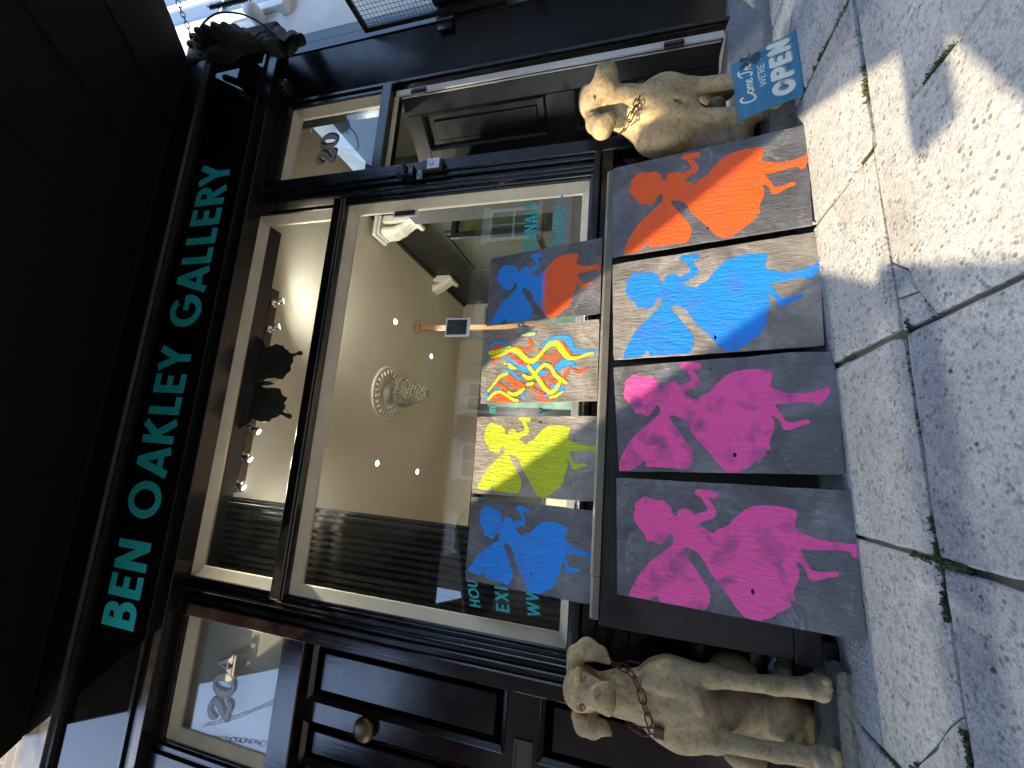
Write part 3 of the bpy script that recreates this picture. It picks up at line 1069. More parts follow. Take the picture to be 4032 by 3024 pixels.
def glyph(ch, t):
    """monoline capitals, height 1; returns (strokes, advance)"""
    h = t / 2
    S_, adv = [], 0.6
    if ch == 'B':
        w = .60
        S_ = [[(h, 0), (h, 1)], [(h, 1 - h), (.34, 1 - h)] + arc(.34, .755, .195 - h + .02, .245 - h, 90, -90)[1:] + [(h, .51)],
              [(h, .50), (.35, .50)] + arc(.35, .25 + h * .5, .235 - h + .02, .25 - h * .5, 90, -90)[1:] + [(h, h)]]
        adv = w
    elif ch == 'E':
        S_ = [[(h, 0), (h, 1)], [(t * .9, 1 - h), (.52, 1 - h)], [(t * .9, .5), (.47, .5)], [(t * .9, h), (.52, h)]]; adv = .53
    elif ch == 'N':
        S_ = [[(h, 0), (h, 1)], [(.70 - h, 0), (.70 - h, 1)], [(h, 1 - h * .2), (.70 - h, h * .2)]]; adv = .70
    elif ch == 'O':
        S_ = [arc(.47, .5, .47 - h, .52 - h, 0, 360, 40)]; adv = .94
    elif ch == 'A':
        S_ = [[(h * .95, 0), (.40, 1)], [(.80 - h * .95, 0), (.40, 1)], [(.19, .26), (.61, .26)]]; adv = .80
    elif ch == 'K':
        S_ = [[(h, 0), (h, 1)], [(h, .40), (.58 - h * .3, 1)], [(.24, .56), (.64 - h * .6, 0)]]; adv = .66
    elif ch == 'L':
        S_ = [[(h, 0), (h, 1)], [(t * .9, h), (.48, h)]]; adv = .49
    elif ch == 'Y':
        S_ = [[(.355, 0), (.355, .45)], [(h * .8, 1), (.355, .42)], [(.71 - h * .8, 1), (.355, .42)]]; adv = .71
    elif ch == 'G':
        S_ = [arc(.47, .5, .47 - h, .52 - h, 45, 360, 34), [(.48, .5), (.94, .5)]]; adv = .94
    elif ch == 'R':
        S_ = [[(h, 0), (h, 1)], [(h, 1 - h), (.33, 1 - h)] + arc(.33, .72, .22 - h + .03, .28 - h, 90, -90)[1:] + [(h, .44 + h * .0)], [(.28, .46), (.58 - h * .5, 0)]]; adv = .60
    elif ch == 'H':
        S_ = [[(h, 0), (h, 1)], [(.66 - h, 0), (.66 - h, 1)], [(h, .5), (.66 - h, .5)]]; adv = .66
    elif ch == 'U':
        S_ = [[(h, 1), (h, .33)] + arc(.32, .33, .32 - h, .33 - h, 180, 360)[1:] + [(.64 - h, 1)]]; adv = .64
    elif ch == 'X':
        S_ = [[(h * .8, 0), (.64 - h * .8, 1)], [(h * .8, 1), (.64 - h * .8, 0)]]; adv = .64
    elif ch == 'W':
        S_ = [[(h * .7, 1), (.26, 0)], [(.26, 0), (.49, .95)], [(.49, .95), (.72, 0)], [(.72, 0), (.98 - h * .7, 1)]]; adv = .98
    elif ch == 'I':
        S_ = [[(h, 0), (h, 1)]]; adv = t
    elif ch == 'S':
        S_ = [arc(.26, .74, .26 - h, .26 - h, 25, 250, 16) + arc(.26, .26, .26 - h, .26 - h, 70, -155, 16)]; adv = .52
    elif ch == 'P':
        S_ = [[(h, 0), (h, 1)], [(h, 1 - h), (.33, 1 - h)] + arc(.33, .72, .22 - h + .03, .28 - h, 90, -90)[1:] + [(h, .44)]]; adv = .58
    elif ch == 'm':
        S_ = [[(h, 0), (h, .7)], [(h, .42)] + arc(.27, .46, .27 - h * 1.6, .24 - h, 170, 0)[0:] + [(.46, 0)], [(.46, .42)] + arc(.66, .46, .20, .24 - h, 170, 0) + [(.86, 0)]]; adv = .9
    elif ch == '-':
        S_ = [[(0, .42), (.42, .42)]]; adv = .42
    elif ch == ' ':
        adv = .34
    return S_, adv


def text_mesh(txt, t, place, gap=0.14, width=None, caps=False, layer=0.00012, kern=None):
    strokes, x = [], 0.0
    for i, ch in enumerate(txt):
        g, a = glyph(ch, t)
        strokes += [[(p[0] + x, p[1]) for p in s] for s in g]
        x += a + gap
        if kern and txt[i:i + 2] in kern: x += kern[txt[i:i + 2]]
    total = x - gap
    k = 1.0 if width is None else width / total
    ms = []
    for i, s in enumerate(strokes):
        ms.append(ribbon([(p[0] * k, p[1]) for p in s], [t] * len(s), (lambda u, v, i=i: place(u, v, i * layer)), caps=caps, n_sub=1))
    return join_meshes(ms, 'lettering'), total


# BEN OAKLEY GALLERY: letter height .262 m
LH = 0.262
me, _ = text_mesh('BEN OAKLEY GALLERY', 0.185, lambda u, v, d: Vector((-1.118 + u * LH, 1.9995 - d, 3.4105 + v * LH)),
                  gap=0.125, width=(1.872 + 1.118) / LH, kern={'AK': -.02, 'LE': -.01, 'EY': -.03, 'GA': -.05, 'AL': -.02, 'RY': -.06, 'BE': .0, 'Y ': -.02})
put('lettering', me, MAT['teal'], fascia, label='teal capital letters BEN OAKLEY GALLERY')

# vinyl words low on the display window glass, partly behind the slates


def vinyl(txt, X, Y, X2, Y2, hX, t=0.17, gap=0.16):
    """baseline from (X,Y) to (X2,Y2) as sighted on the glass; letters hX metres high"""
    a, b = at(X, Y, 2.1505), at(X2, Y2, 2.1505)
    L = (b.x - a.x) / hX
    me_, _ = text_mesh(txt, t, lambda u, v, d: Vector((a.x + u * hX, 2.1508 - d, a.z + (b.z - a.z) * u / L + v * hX)), gap=gap, width=L)
    put('window_lettering', me_, MAT['teal'], win_main)


def gpx(a, b): return crop(a, b, 1344, 2016, .6076)
def gpx2(a, b): return crop(a, b, 1344, 0, .6076)


def ends(p, q): return p[0], p[1], q[0], q[1]


vinyl('HOU', *ends(gpx(902, 620), gpx(880, 447)), 0.054)
vinyl('EXH', *ends(gpx(1092, 655), gpx(1075, 445)), 0.068)
vinyl('WWW', *ends(gpx(1290, 683), gpx(1262, 395)), 0.062)
vinyl('ORIGINALS', *ends(gpx2(1262, 1740), gpx2(1273, 1308)), 0.073)
vinyl('GALLERY -', *ends(gpx2(1418, 1690), gpx2(1465, 1262)), 0.068)
mm = at(*crop(485, 1640, 1820, 1180, .2712), 2.1505); vinyl('m', *ends(crop(488, 1645, 1820, 1180, .2712), crop(488, 1560, 1820, 1180, .2712)), 0.05)
vinyl('Y', *ends(crop(1283, 1660, 1820, 1180, .2712), crop(1283, 1570, 1820, 1180, .2712)), 0.06)
vinyl('P', *ends(crop(965, 395, 1820, 1180, .2712), crop(965, 320, 1820, 1180, .2712)), 0.06)


# ornate house numbers on the overlights
def numeral(name, parts_, y):
    """filled polygons (world x,z) stacked a hair apart: shadow, outline, cream face"""
    pass


def num_place(ax, az, s, y):
    return lambda u, v: Vector((ax + u * s, y, az + v * s))


def thick(pts, w): return [w * q for q in pts]


NUM = {
    '2': ([(.08, .62), (.10, .80), (.26, .93), (.44, .90), (.56, .76), (.50, .58), (.34, .42), (.18, .26), (.10, .12), (.16, .10), (.30, .16), (.46, .10), (.60, .10), (.66, .24)],
          [.06, .17, .13, .12, .20, .20, .16, .12, .08, .10, .16, .17, .13, .04]),
    '0': ([(.36 + .26 * math.cos(q), .5 + .42 * math.sin(q)) for q in [2 * PI * i / 28 for i in range(29)]],
          [.06 + .15 * abs(math.cos(2 * PI * i / 28)) ** 1.2 for i in range(29)]),
    'A': None}

dark_num = simple('dark number outline', (0.012, 0.015, 0.03), 0.4)
face_num = simple('cream number face', (0.30, 0.30, 0.235), 0.5, var=0.3)


def house_number(chars, x, z, s, parent, y=2.150):
    ms_d, ms_f = [], []
    cx0 = x
    for ch in chars:
        if ch == 'A':
            ss = s * .62
            zz = z + s * .26
            strokes = [([(.10, .12), (.40, .95)], [.09, .09]), ([(.40, .95), (.74, .12)], [.2, .2]), ([(.22, .40), (.60, .40)], [.08, .08]), ([(.0, .12), (.24, .12)], [.08, .08]), ([(.56, .12), (.92, .12)], [.08, .08]), ([(.0, -.08), (.92, -.08)], [.08, .08])]
        else:
            ss, zz = s, z
            strokes = [NUM[ch]]
        for i, (p, w) in enumerate(strokes):
            closed = ch == '0'
            for dx, dz_, grow, d in ((.07, -.05, .05, 0.0), (.045, -.03, .05, .0001), (0, 0, .05, .0002)):
                ms_d.append(ribbon(p, [q + grow for q in w], (lambda u, v, d=d, dx=dx, dz_=dz_, i=i: Vector((cx0 + (u + dx) * ss, y - d - i * .00003, zz + (v + dz_) * ss))), caps=not closed, n_sub=3))
            ms_f.append(ribbon(p, w, (lambda u, v, i=i: Vector((cx0 + u * ss, y - .0006 - i * .00003, zz + v * ss))), caps=not closed, n_sub=3))
        cx0 += s * .74
    put('number_outline', join_meshes(ms_d, 'number_outline'), dark_num, parent)
    put('house_number', join_meshes(ms_f, 'house_number'), face_num, parent)


def q2300(a, b): return crop(a, b, 0, 2300, .4363)
p1 = at(*q2300(2062, 1250), 2.15); p2 = at(*q2300(1870, 1190), 2.15); p3 = at(*q2300(2110, 800), 2.15)
house_number('20A', p1.x - 0.01, p1.z - 0.005, (p2.z - p1.z) * 1.0 + 0.01, ov20a)
def q900(a, b): return crop(a, b, 900, 500, .3038)
p1 = at(*q900(1372, 440), 2.15); p2 = at(*q900(1140, 400), 2.15)
house_number('20', p1.x - 0.015, p1.z - .005, (p2.z - p1.z) * 1.02, ov20)


# ------------------------------------------------------------------ the brown side door 20A
sd = thing('side_door', 'brown panelled side door with a central knob and letter slot', 'door', (-1.33, 2.16, 0.1))
YD = 2.16
m = MB()
m.box(-1.665, -1.605, YD, YD + .045, .06, 2.317); m.box(-1.0785 + .04, -1.0, YD, YD + .045, .06, 2.317); part(m, 'stile', 'maroon', .004, sd)
m = MB(); m.box(-1.409, -1.312, YD, YD + .044, .22, 2.317); part(m, 'middle_stile', 'maroon', .004, sd)
m = MB(); m.box(-1.6045, -1.0385, YD + .0005, YD + .045, 1.078, 1.236); m.box(-1.6045, -1.0385, YD + .0005, YD + .045, .06, .219); part(m, 'rail', 'maroon', .004, sd)
for a, b, z0, z1 in ((-1.3115, -1.0390, 1.2365, 2.317), (-1.6045, -1.4095, 1.2365, 2.317), (-1.3115, -1.0390, .2195, 1.0775), (-1.6045, -1.4095, .2195, 1.0775)):
    m = MB(); m.box(a, b, YD + .03, YD + .042, z0, z1)
    m.box(a + .045, b - .045, YD + .017, YD + .031, z0 + .055, z1 - .055)
    pn = part(m, 'panel', 'maroon', .006, sd)
    m = MB(); m.ring(a, b, z0, z1, .022, YD - .006, YD + .035, ybi=YD + .016)
    part(m, 'panel_moulding', 'maroon', .002, pn)
k = at(783, 1569, 2.12)
m = MB(); m.lathe([(.052, .04), (.055, .034), (.030, .028), (.026, .012), (.045, .002), (.055, -.012), (.058, -.024), (.050, -.036), (.028, -.044), (.004, -.046)], (-1.362, YD - .002, k.z), 20, 'y')
part(m, 'door_knob', simple('dull bronze knob', (0.10, 0.062, 0.032), .38, .7, var=.5, bumps=.4, bscale=50), 0, sd, smooth=True)
lp = at(*crop(1010, 1500, 1700, 2380, .3888), YD)
m = MB(); m.ring(-1.50, -1.235, 1.10, 1.19, .013, YD - .008, YD + .001); m.box(-1.485, -1.25, YD - .004, YD - .0005, 1.113, 1.177)
part(m, 'letter_plate', simple('painted letter plate', (.045, .026, .02), .35, var=.3), .002, sd)

# ------------------------------------------------------------------ the black front door, standing open inwards
fd = thing('front_door', 'black panelled front door standing open with a brass lion knocker', 'door', (2.27, 2.13, 0.3))
HX, HY, ANG = 2.268, 2.125, math.radians(52)
DM = Matrix.Translation((HX, HY, 0)) @ Matrix.Rotation(-ANG, 4, 'Z')   # local x runs from hinge towards -x when shut
# leaf local: x from 0 (hinge) to -0.86, y 0 (street face) .. 0.042


def dbox(m, x0, x1, y0, y1, z0, z1): return m.box(x0, x1, y0, y1, z0, z1, DM)


DW, Z0, Z1 = -0.74, 0.312, 2.226
m = MB(); dbox(m, -.10, 0, 0, .042, Z0, Z1); dbox(m, DW, DW + .10, 0, .042, Z0, Z1); part(m, 'stile', 'door_black', .003, fd)
m = MB(); dbox(m, DW / 2 - .05, DW / 2 + .05, .0005, .042, Z0 + .2, Z1 - .11); part(m, 'middle_stile', 'door_black', .003, fd)
m = MB()
for a, b in ((Z0, Z0 + .2), (1.10, 1.28), (Z1 - .11, Z1)): dbox(m, DW + .1005, -.1005, .0003, .042, a, b)
part(m, 'rail', 'door_black', .003, fd)
for a, b in ((DW + .1005, DW / 2 - .0505), (DW / 2 + .0505, -.1005)):
    for z0, z1 in ((Z0 + .2005, 1.0995), (1.2805, Z1 - .1105)):
        m = MB(); dbox(m, a, b, .026, .038, z0, z1); dbox(m, a + .05, b - .05, .012, .027, z0 + .06, z1 - .06)
        pn = part(m, 'panel', 'door_black', .006, fd)
        m = MB(); m.ring(a, b, z0, z1, .018, -.004, .03, ybi=.014); m.v = [tuple(DM @ Vector(v)) for v in m.v]
        part(m, 'panel_moulding', 'door_black', .002, pn)
m = MB(); dbox(m, .0005, .008, 0, .042, Z0, Z1); part(m, 'door_edge', 'white_edge', .001, fd)
for z in (2.035, 0.50):
    m = MB(); m.box(2.255, 2.300, 2.090, 2.1015, z, z + .10); m.tube([(2.277, 2.088, z - .002), (2.277, 2.088, z + .102)], .0075, 8)
    part(m, 'hinge', 'hinge', .001, fd)
# brass lion-mask knocker
kx = DW + .055
m = MB()
kc = DM @ Vector((kx, -.012, 1.66))
fx = (DM.to_3x3() @ Vector((0, -1, 0))).normalized()
rx_ = (DM.to_3x3() @ Vector((1, 0, 0))).normalized()


def kp(a, b, c): return kc + rx_ * a + fx * c + Vector((0, 0, b))


def blob(m, c, r, n=10):
    prof = [(r * math.sin(PI * i / n), -r * math.cos(PI * i / n)) for i in range(n + 1)]
    prof[0] = (r * .02, -r); prof[-1] = (r * .02, r)
    m.lathe(prof, c, 12)


for a, b, c, r in ((0, .0, .0, .042), (0, -.018, .026, .026), (-.018, .012, .024, .014), (.018, .012, .024, .014), (-.036, .03, .004, .017), (.036, .03, .004, .017), (0, .042, .0, .024), (-.04, -.008, 0, .019), (.04, -.008, 0, .019), (-.028, -.034, .002, .018), (.028, -.034, .002, .018), (0, -.046, .01, .016)):
    blob(m, kp(a, b, c), r)
kn = part(m, 'knocker_mask', 'brass', 0, fd, smooth=True)
m = MB(); m.tube([kp(.042 * math.cos(q), -.085 + .045 * math.sin(q), .034) for q in [PI / 2 + 2 * PI * i / 28 for i in range(29)]], .0065, 8, cap=False)
blob(m, kp(0, -.132, .03), .013)
part(m, 'knocker_ring', 'brass', 0, kn, smooth=True)

# ------------------------------------------------------------------ fittings on the post
bl = thing('doorbell', 'silver and black doorbell on the black post beside the door', 'doorbell', (1.69, 2.04, 1.9))
c1 = at(935, 362, 2.04)
m = MB(); m.box(c1.x - .033, c1.x + .033, 2.008, 2.0445, c1.z - .075, c1.z + .062); part(m, 'housing', 'plastic_black', .006, bl, seg=2)
m = MB(); m.box(c1.x - .030, c1.x + .030, 1.998, 2.0078, c1.z - .062, c1.z + .018); fp = part(m, 'face_plate', 'plastic_silver', .004, bl, seg=2)
m = MB(); m.lathe([(.013, 0), (.013, -.002)], (c1.x, 1.9975, c1.z - .012), 20, 'y'); m.lathe([(.0095, -.0022), (.0095, -.003)], (c1.x, 1.9975, c1.z - .012), 20, 'y')
part(m, 'bell_push', 'plastic_silver', 0, fp)
m = MB(); m.tube([(c1.x + .014 * math.cos(q), 1.9955, c1.z - .012 + .014 * math.sin(q)) for q in [2 * PI * i / 24 for i in range(25)]], .0016, 6, cap=False)
part(m, 'push_ring', simple('grey ring', (.25, .25, .26), .4), 0, fp)
lb = thing('key_safe', 'black bracket lock box above the doorbell on the post', 'lock box', (1.69, 2.04, 2.1))
c2 = at(878, 374, 2.04)
m = MB(); m.box(c2.x - .034, c2.x + .034, 2.014, 2.0445, c2.z - .055, c2.z + .055); part(m, 'back_plate', 'blue_black', .003, lb)
m = MB()
for a in (-.022, .022):
    for b in (-.038, .038): m.lathe([(.006, .001), (.006, -.002)], (c2.x + a, 2.0138, c2.z + b), 10, 'y')
part(m, 'screw', 'iron', 0, lb)
m = MB(); m.box(c2.x - .008, c2.x + .04, 1.985, 2.0138, c2.z - .008, c2.z + .008); part(m, 'hasp', 'rust', .002, lb)
nb = thing('name_badge', 'small black badge with a white script word between lock box and doorbell', 'sign', (1.69, 2.04, 2.0))
c3 = at(907, 377, 2.04)
m = MB(); m.box(c3.x - .036, c3.x + .036, 2.036, 2.0445, c3.z - .022, c3.z + .022); part(m, 'badge_plate', 'blue_black', .002, nb)
ws = [[(-.030, -.008), (-.022, .012), (-.017, -.008)], [(-.027, .0), (-.012, .002), (-.008, -.006), (-.004, .002), (.002, -.006), (.006, .002), (.012, -.006), (.016, .010), (.019, -.005), (.024, .004), (.029, -.002)]]
put('badge_script', join_meshes([ribbon(s, [.0022] * len(s), (lambda u, v, i=i: Vector((c3.x + u, 2.0352 - i * .0001, c3.z + v))), caps=False, n_sub=4) for i, s in enumerate(ws)], 'badge_script'), MAT['white'], nb)
# ================================================================== SLATES, DISPLAY BOX, SIGN


def lean_plane(corners, y_top, base=None):
    """a slab leaning back: bottom edge on its support, top edge at depth y_top; corners kept as sighted"""
    TL, TR, BR, BL = corners
    if base is None:
        bl, br = on_ground(*BL), on_ground(*BR)
    else:
        bl, br = at(*BL, base), at(*BR, base)
    yb = (bl.y + br.y) / 2
    pb = Vector((0, yb, (at(*BL, yb).z + at(*BR, yb).z) / 2))
    pt = Vector((0, y_top, (at(*TL, y_top).z + at(*TR, y_top).z) / 2))
    V_ = (pt - pb).normalized()
    n = Vector((1, 0, 0)).cross(V_)
    if n.y > 0: n = -n
    c0 = Vector((0, 0, CAM_H))

    def hit(X, Y):
        d = Vector(sight(X, Y))
        return c0 + d * ((pb - c0).dot(n) / d.dot(n))
    P = [hit(*c) for c in corners]
    U = ((P[2] - P[3]) + (P[1] - P[0])).normalized()
    Vv = n.cross(U)
    if Vv.z < 0: Vv = -Vv
    o = P[3]
    uv = [((p - o).dot(U), (p - o).dot(Vv)) for p in (P[3], P[2], P[1], P[0])]
    return dict(o=o, U=U, V=Vv, n=n, w=(uv[1][0] + uv[2][0] - uv[3][0]) / 2, h=(uv[2][1] + uv[3][1] - uv[1][1]) / 2, quad=uv)


def to_uv(R, X, Y):
    d = Vector(sight(X, Y)); c = Vector((0, 0, CAM_H))
    t = (R['o'] - c).dot(R['n']) / d.dot(R['n'])
    p = c + d * t - R['o']
    return p.dot(R['U']), p.dot(R['V'])


def place_on(R, off=0.0):
    return lambda u, v: R['o'] + R['U'] * u + R['V'] * v + R['n'] * off


PL = [(318,238),(345,238),(380,256),(420,262),(448,270),(490,270),(500,292),(530,310),(552,335),(548,372),(560,388),(582,402),(602,402),(598,370),(605,352),(640,340),(690,342),(712,350),(722,375),(740,388),(790,372),(835,362),(848,348),(838,320),(815,285),(795,245),(765,235),(742,215),(733,205),(752,190),(760,178),(800,180),(870,192),(920,200),(932,215),(928,240),(915,258),(885,255),(860,248),(850,252),(880,292),(905,330),(918,365),(918,395),(900,415),(850,432),(805,448),(775,470),(800,486),(840,512),(880,532),(902,543),(915,518),(935,505),(985,492),(1020,475),(1055,428),(1100,390),(1160,345),(1210,322),(1260,315),(1330,312),(1420,318),(1500,335),(1560,348),(1582,362),(1580,400),(1565,455),(1562,500),(1580,520),(1640,545),(1720,580),(1800,598),(1900,615),(2000,628),(2080,632),(2085,660),(2090,720),(2075,742),(2045,740),(2028,715),(2020,695),(1960,685),(1880,682),(1780,682),(1690,680),(1605,672),(1620,705),(1650,755),(1680,800),(1700,842),(1730,852),(1790,862),(1850,855),(1900,853),(1925,865),(1928,885),(1905,900),(1860,903),(1820,912),(1780,925),(1730,932),(1690,925),(1668,895),(1662,860),(1640,820),(1605,790),(1575,770),(1585,805),(1602,845),(1600,900),(1585,950),(1562,1000),(1555,1040),(1568,1075),(1565,1100),(1520,1095),(1535,1135),(1515,1150),(1470,1180),(1420,1195),(1385,1230),(1340,1245),(1300,1250),(1298,1282),(1250,1270),(1195,1262),(1150,1230),(1090,1165),(1030,1075),(975,1000),(915,930),(860,850),(815,760),(780,715),(735,680),(690,662),(650,657),(655,680),(680,725),(710,770),(740,815),(780,880),(820,940),(855,995),(870,1050),(865,1110),(840,1160),(815,1182),(770,1172),(680,1150),(560,1128),(448,1108),(442,1060),(430,1042),(405,1070),(370,1095),(330,1088),(260,1074),(198,1060),(205,1030),(225,990),(270,905),(320,830),(370,775),(430,735),(500,680),(565,630),(568,590),(560,555),(540,545),(525,550),(522,575),(500,585),(505,608),(485,615),(460,640),(440,625),(415,618),(395,598),(370,605),(345,600),(338,570),(320,535),(290,505),(265,465),(248,440),(240,400),(245,360),(258,345),(248,315),(255,290),(285,272),(300,255)]
# the other slates show the raised foot pointing outward
FOOT_A, FOOT_B = PL.index((1900,615)), PL.index((1880,682))
PR_FOOT = [(1920,602),(2010,590),(2090,560),(2105,575),(2100,640),(2070,680),(2020,722),(1990,735),(1965,722),(1955,690)]
WING_A, WING_B = PL.index((430,1042)), PL.index((270,905))
PR_WING = [(430,1042),(405,1070),(370,1095),(330,1115),(290,1125),(262,1150),(240,1152),(205,1135),(198,1100),(205,1050),(235,970)]
PL2 = PL[:FOOT_A] + PR_FOOT + PL[FOOT_B:WING_A] + PR_WING + PL[WING_B:]
LAND = dict(head=(318,238), neck=(602,402), gap=(650,657), notch=(430,1042), hand=(932,215), skirt=(1582,362), hem=(1298,1282), toe=(1928,885))


def inset(R, pts, e=0.004):
    out = []
    Q = [Vector(q) for q in R['quad']]
    for u, v in pts:
        p = Vector((u, v))
        for _ in range(2):
            for i in range(4):
                a, b = Q[i], Q[(i + 1) % 4]
                t = (b - a).normalized(); nn = Vector((-t.y, t.x))
                d = (p - a).dot(nn)
                if d < e: p = p + nn * (e - d)
        q = (p.x, p.y)
        if not out or (abs(q[0] - out[-1][0]) + abs(q[1] - out[-1][1])) > 1e-4: out.append(q)
    return out


def slate_body(R, parent, mat, holes=(), chips=(), thick=0.010):
    w, h = R['w'], R['h']
    rr = random.Random(int(w * 1e6) % 9973)
    pts = []
    cs = R['quad']
    for i in range(4):
        a, b = Vector(cs[i]), Vector(cs[(i + 1) % 4])
        m = 26 if i % 2 else 16
        nn = Vector((-(b - a).y, (b - a).x)).normalized()
        wob = 0
        for k in range(m):
            q = a + (b - a) * k / m
            wob = wob * 0.6 + rr.uniform(-.0011, .0011)
            off = 0.0012 + abs(wob) * 1.2
            if k == 0:
                q = q + ((b - a).normalized() + Vector((-nn.y, nn.x)) * 0) * rr.uniform(.002, .006)
            for c in chips:
                if c[0] == i and abs(k / m - c[1]) < c[2]:
                    off += c[3] * (1 - abs(k / m - c[1]) / c[2])
            pts.append(tuple(q + nn * off))
    hl = []
    for (hu, hv, r1, r2) in holes:
        hl.append([(hu + r1 * math.cos(t) * rr.uniform(.8, 1.2), hv + r2 * math.sin(t) * rr.uniform(.8, 1.2)) for t in [-2 * PI * i / 12 for i in range(12)]])
    mb = plate(pts, hl, lambda u, v, t: R['o'] + R['U'] * u + R['V'] * v - R['n'] * t, thick)
    o = mb.build('slate_plate', mat, parent, bevel=0.0012)
    return o, hl


def cro(lst, ox, oy, k): return [crop(a, b, ox, oy, k) for a, b in lst]


def solve_affine(src, dst):
    A, B = [], []
    for (x, y), (u, v) in zip(src, dst):
        A.append([x, y, 1]); B.append([u, v])
    S_, *_ = np.linalg.lstsq(np.array(A, float), np.array(B, float), rcond=None)
    return S_


def in_hole(p, hl):
    return False


def upper_rest(x, y): return 2.075


SL = [
    # label, corners, size class, stone, paint, landmark sightings, holes(u/w, v/h, r1, r2), chips
    ('large slate with a pink fairy nearest the left dog, wholly in shade', [(1332,1284.5),(1330.7,1030),(1842,1059.4),(1873.5,1388)], 'low', 'slate_a', 'pink', None, [(.21,.39,.010,.006),(.90,.52,.004,.004)], [(2,.5,.03,.002)]),
    ('large slate with a pink fairy whose head is caught by the sun, second from left', [(1336,1019),(1324,793),(1803,752),(1827,1027)], 'low', 'slate_a', 'pink', ((2380,1340,.4340), dict(head=(250,315),neck=(540,440),gap=(588,680),notch=(365,1085),hand=(885,220),skirt=(1530,285),hem=(1228,1210),toe=(1865,740))), [(.15,.42,.010,.006),(.905,.50,.004,.004)], [(1,.02,.12,.010),(1,.35,.10,.003),(0,.93,.07,.010)]),
    ('large slate in sunlit colouring with a blue fairy mostly in sun, second from right', [(1324,778),(1322,571),(1770,498),(1782,748)], 'low', 'slate_sunlit', 'blue', ((2380,900,.3978), dict(head=(290,430),neck=(590,530),gap=(655,770),notch=(432,1200),hand=(945,268),skirt=(1610,265),hem=(1325,1225),toe=(1975,650))), [(.14,.46,.010,.005),(.92,.49,.004,.004)], [(0,.4,.08,.002)]),
    ('large slate with a bright orange fairy beside the right dog', [(1322,556),(1324,363),(1742,268),(1757,486)], 'low', 'slate_a', 'orange', ((2200,500,.3038), dict(head=(1030,590),neck=(1390,690),gap=(1452,960),notch=(1150,1490),hand=(1845,340),skirt=(2666,283),hem=(2266,1444),toe=(3062,714))), [(.15,.47,.009,.006)], [(0,.62,.09,.009),(2,.6,.05,.003)]),
    ('small slate with a plain blue fairy at the left end of the ledge', [(1004,1252),(1018,1072),(1286,1103),(1283,1310)], 'up', 'slate_a', 'blue', ((1800,1930,.5145), dict(head=(235,115),neck=(357,235),gap=(360,405),notch=(203,630),hand=(548,150),skirt=(848,295),hem=(610,800),toe=(952,628))), [(.22,.46,.005,.006),(.93,.47,.004,.004)], [(3,.97,.05,.004)]),
    ('small slate with a yellow green fairy cut by a diagonal shadow', [(1018,1066),(1031,899),(1291,898),(1284,1085)], 'up', 'slate_sunlit', 'lime', ((1820,1600,.4728), dict(head=(225,145),neck=(385,235),gap=(400,398),notch=(262,645),hand=(578,105),skirt=(900,175),hem=(692,785),toe=(1035,480))), [(.10,.46,.006,.010),(.90,.44,.006,.008)], [(0,.05,.10,.006)]),
    ('small slate with a fairy in yellow, orange and blue squiggles', [(1036,872),(1044,715),(1296,688),(1291,867)], 'up', 'slate_sunlit', None, None, [(.11,.45,.006,.010),(.92,.50,.005,.005)], [(2,.93,.06,.006),(1,.35,.05,.004)]),
    ('small slate with a fairy blue above and orange below the waist', [(1049,705),(1060,558),(1302,512),(1297,677)], 'up', 'slate_a', 'blue_orange', ((1560,900,.3888), dict(head=(1090,375),neck=(1262,430),gap=(1272,605),notch=(1105,915),hand=(1478,265),skirt=(1847,265),toe=(2000,540))), [(.13,.52,.004,.004)], [(2,.35,.05,.006)]),
]
slate_frames = []
pl_uv = None
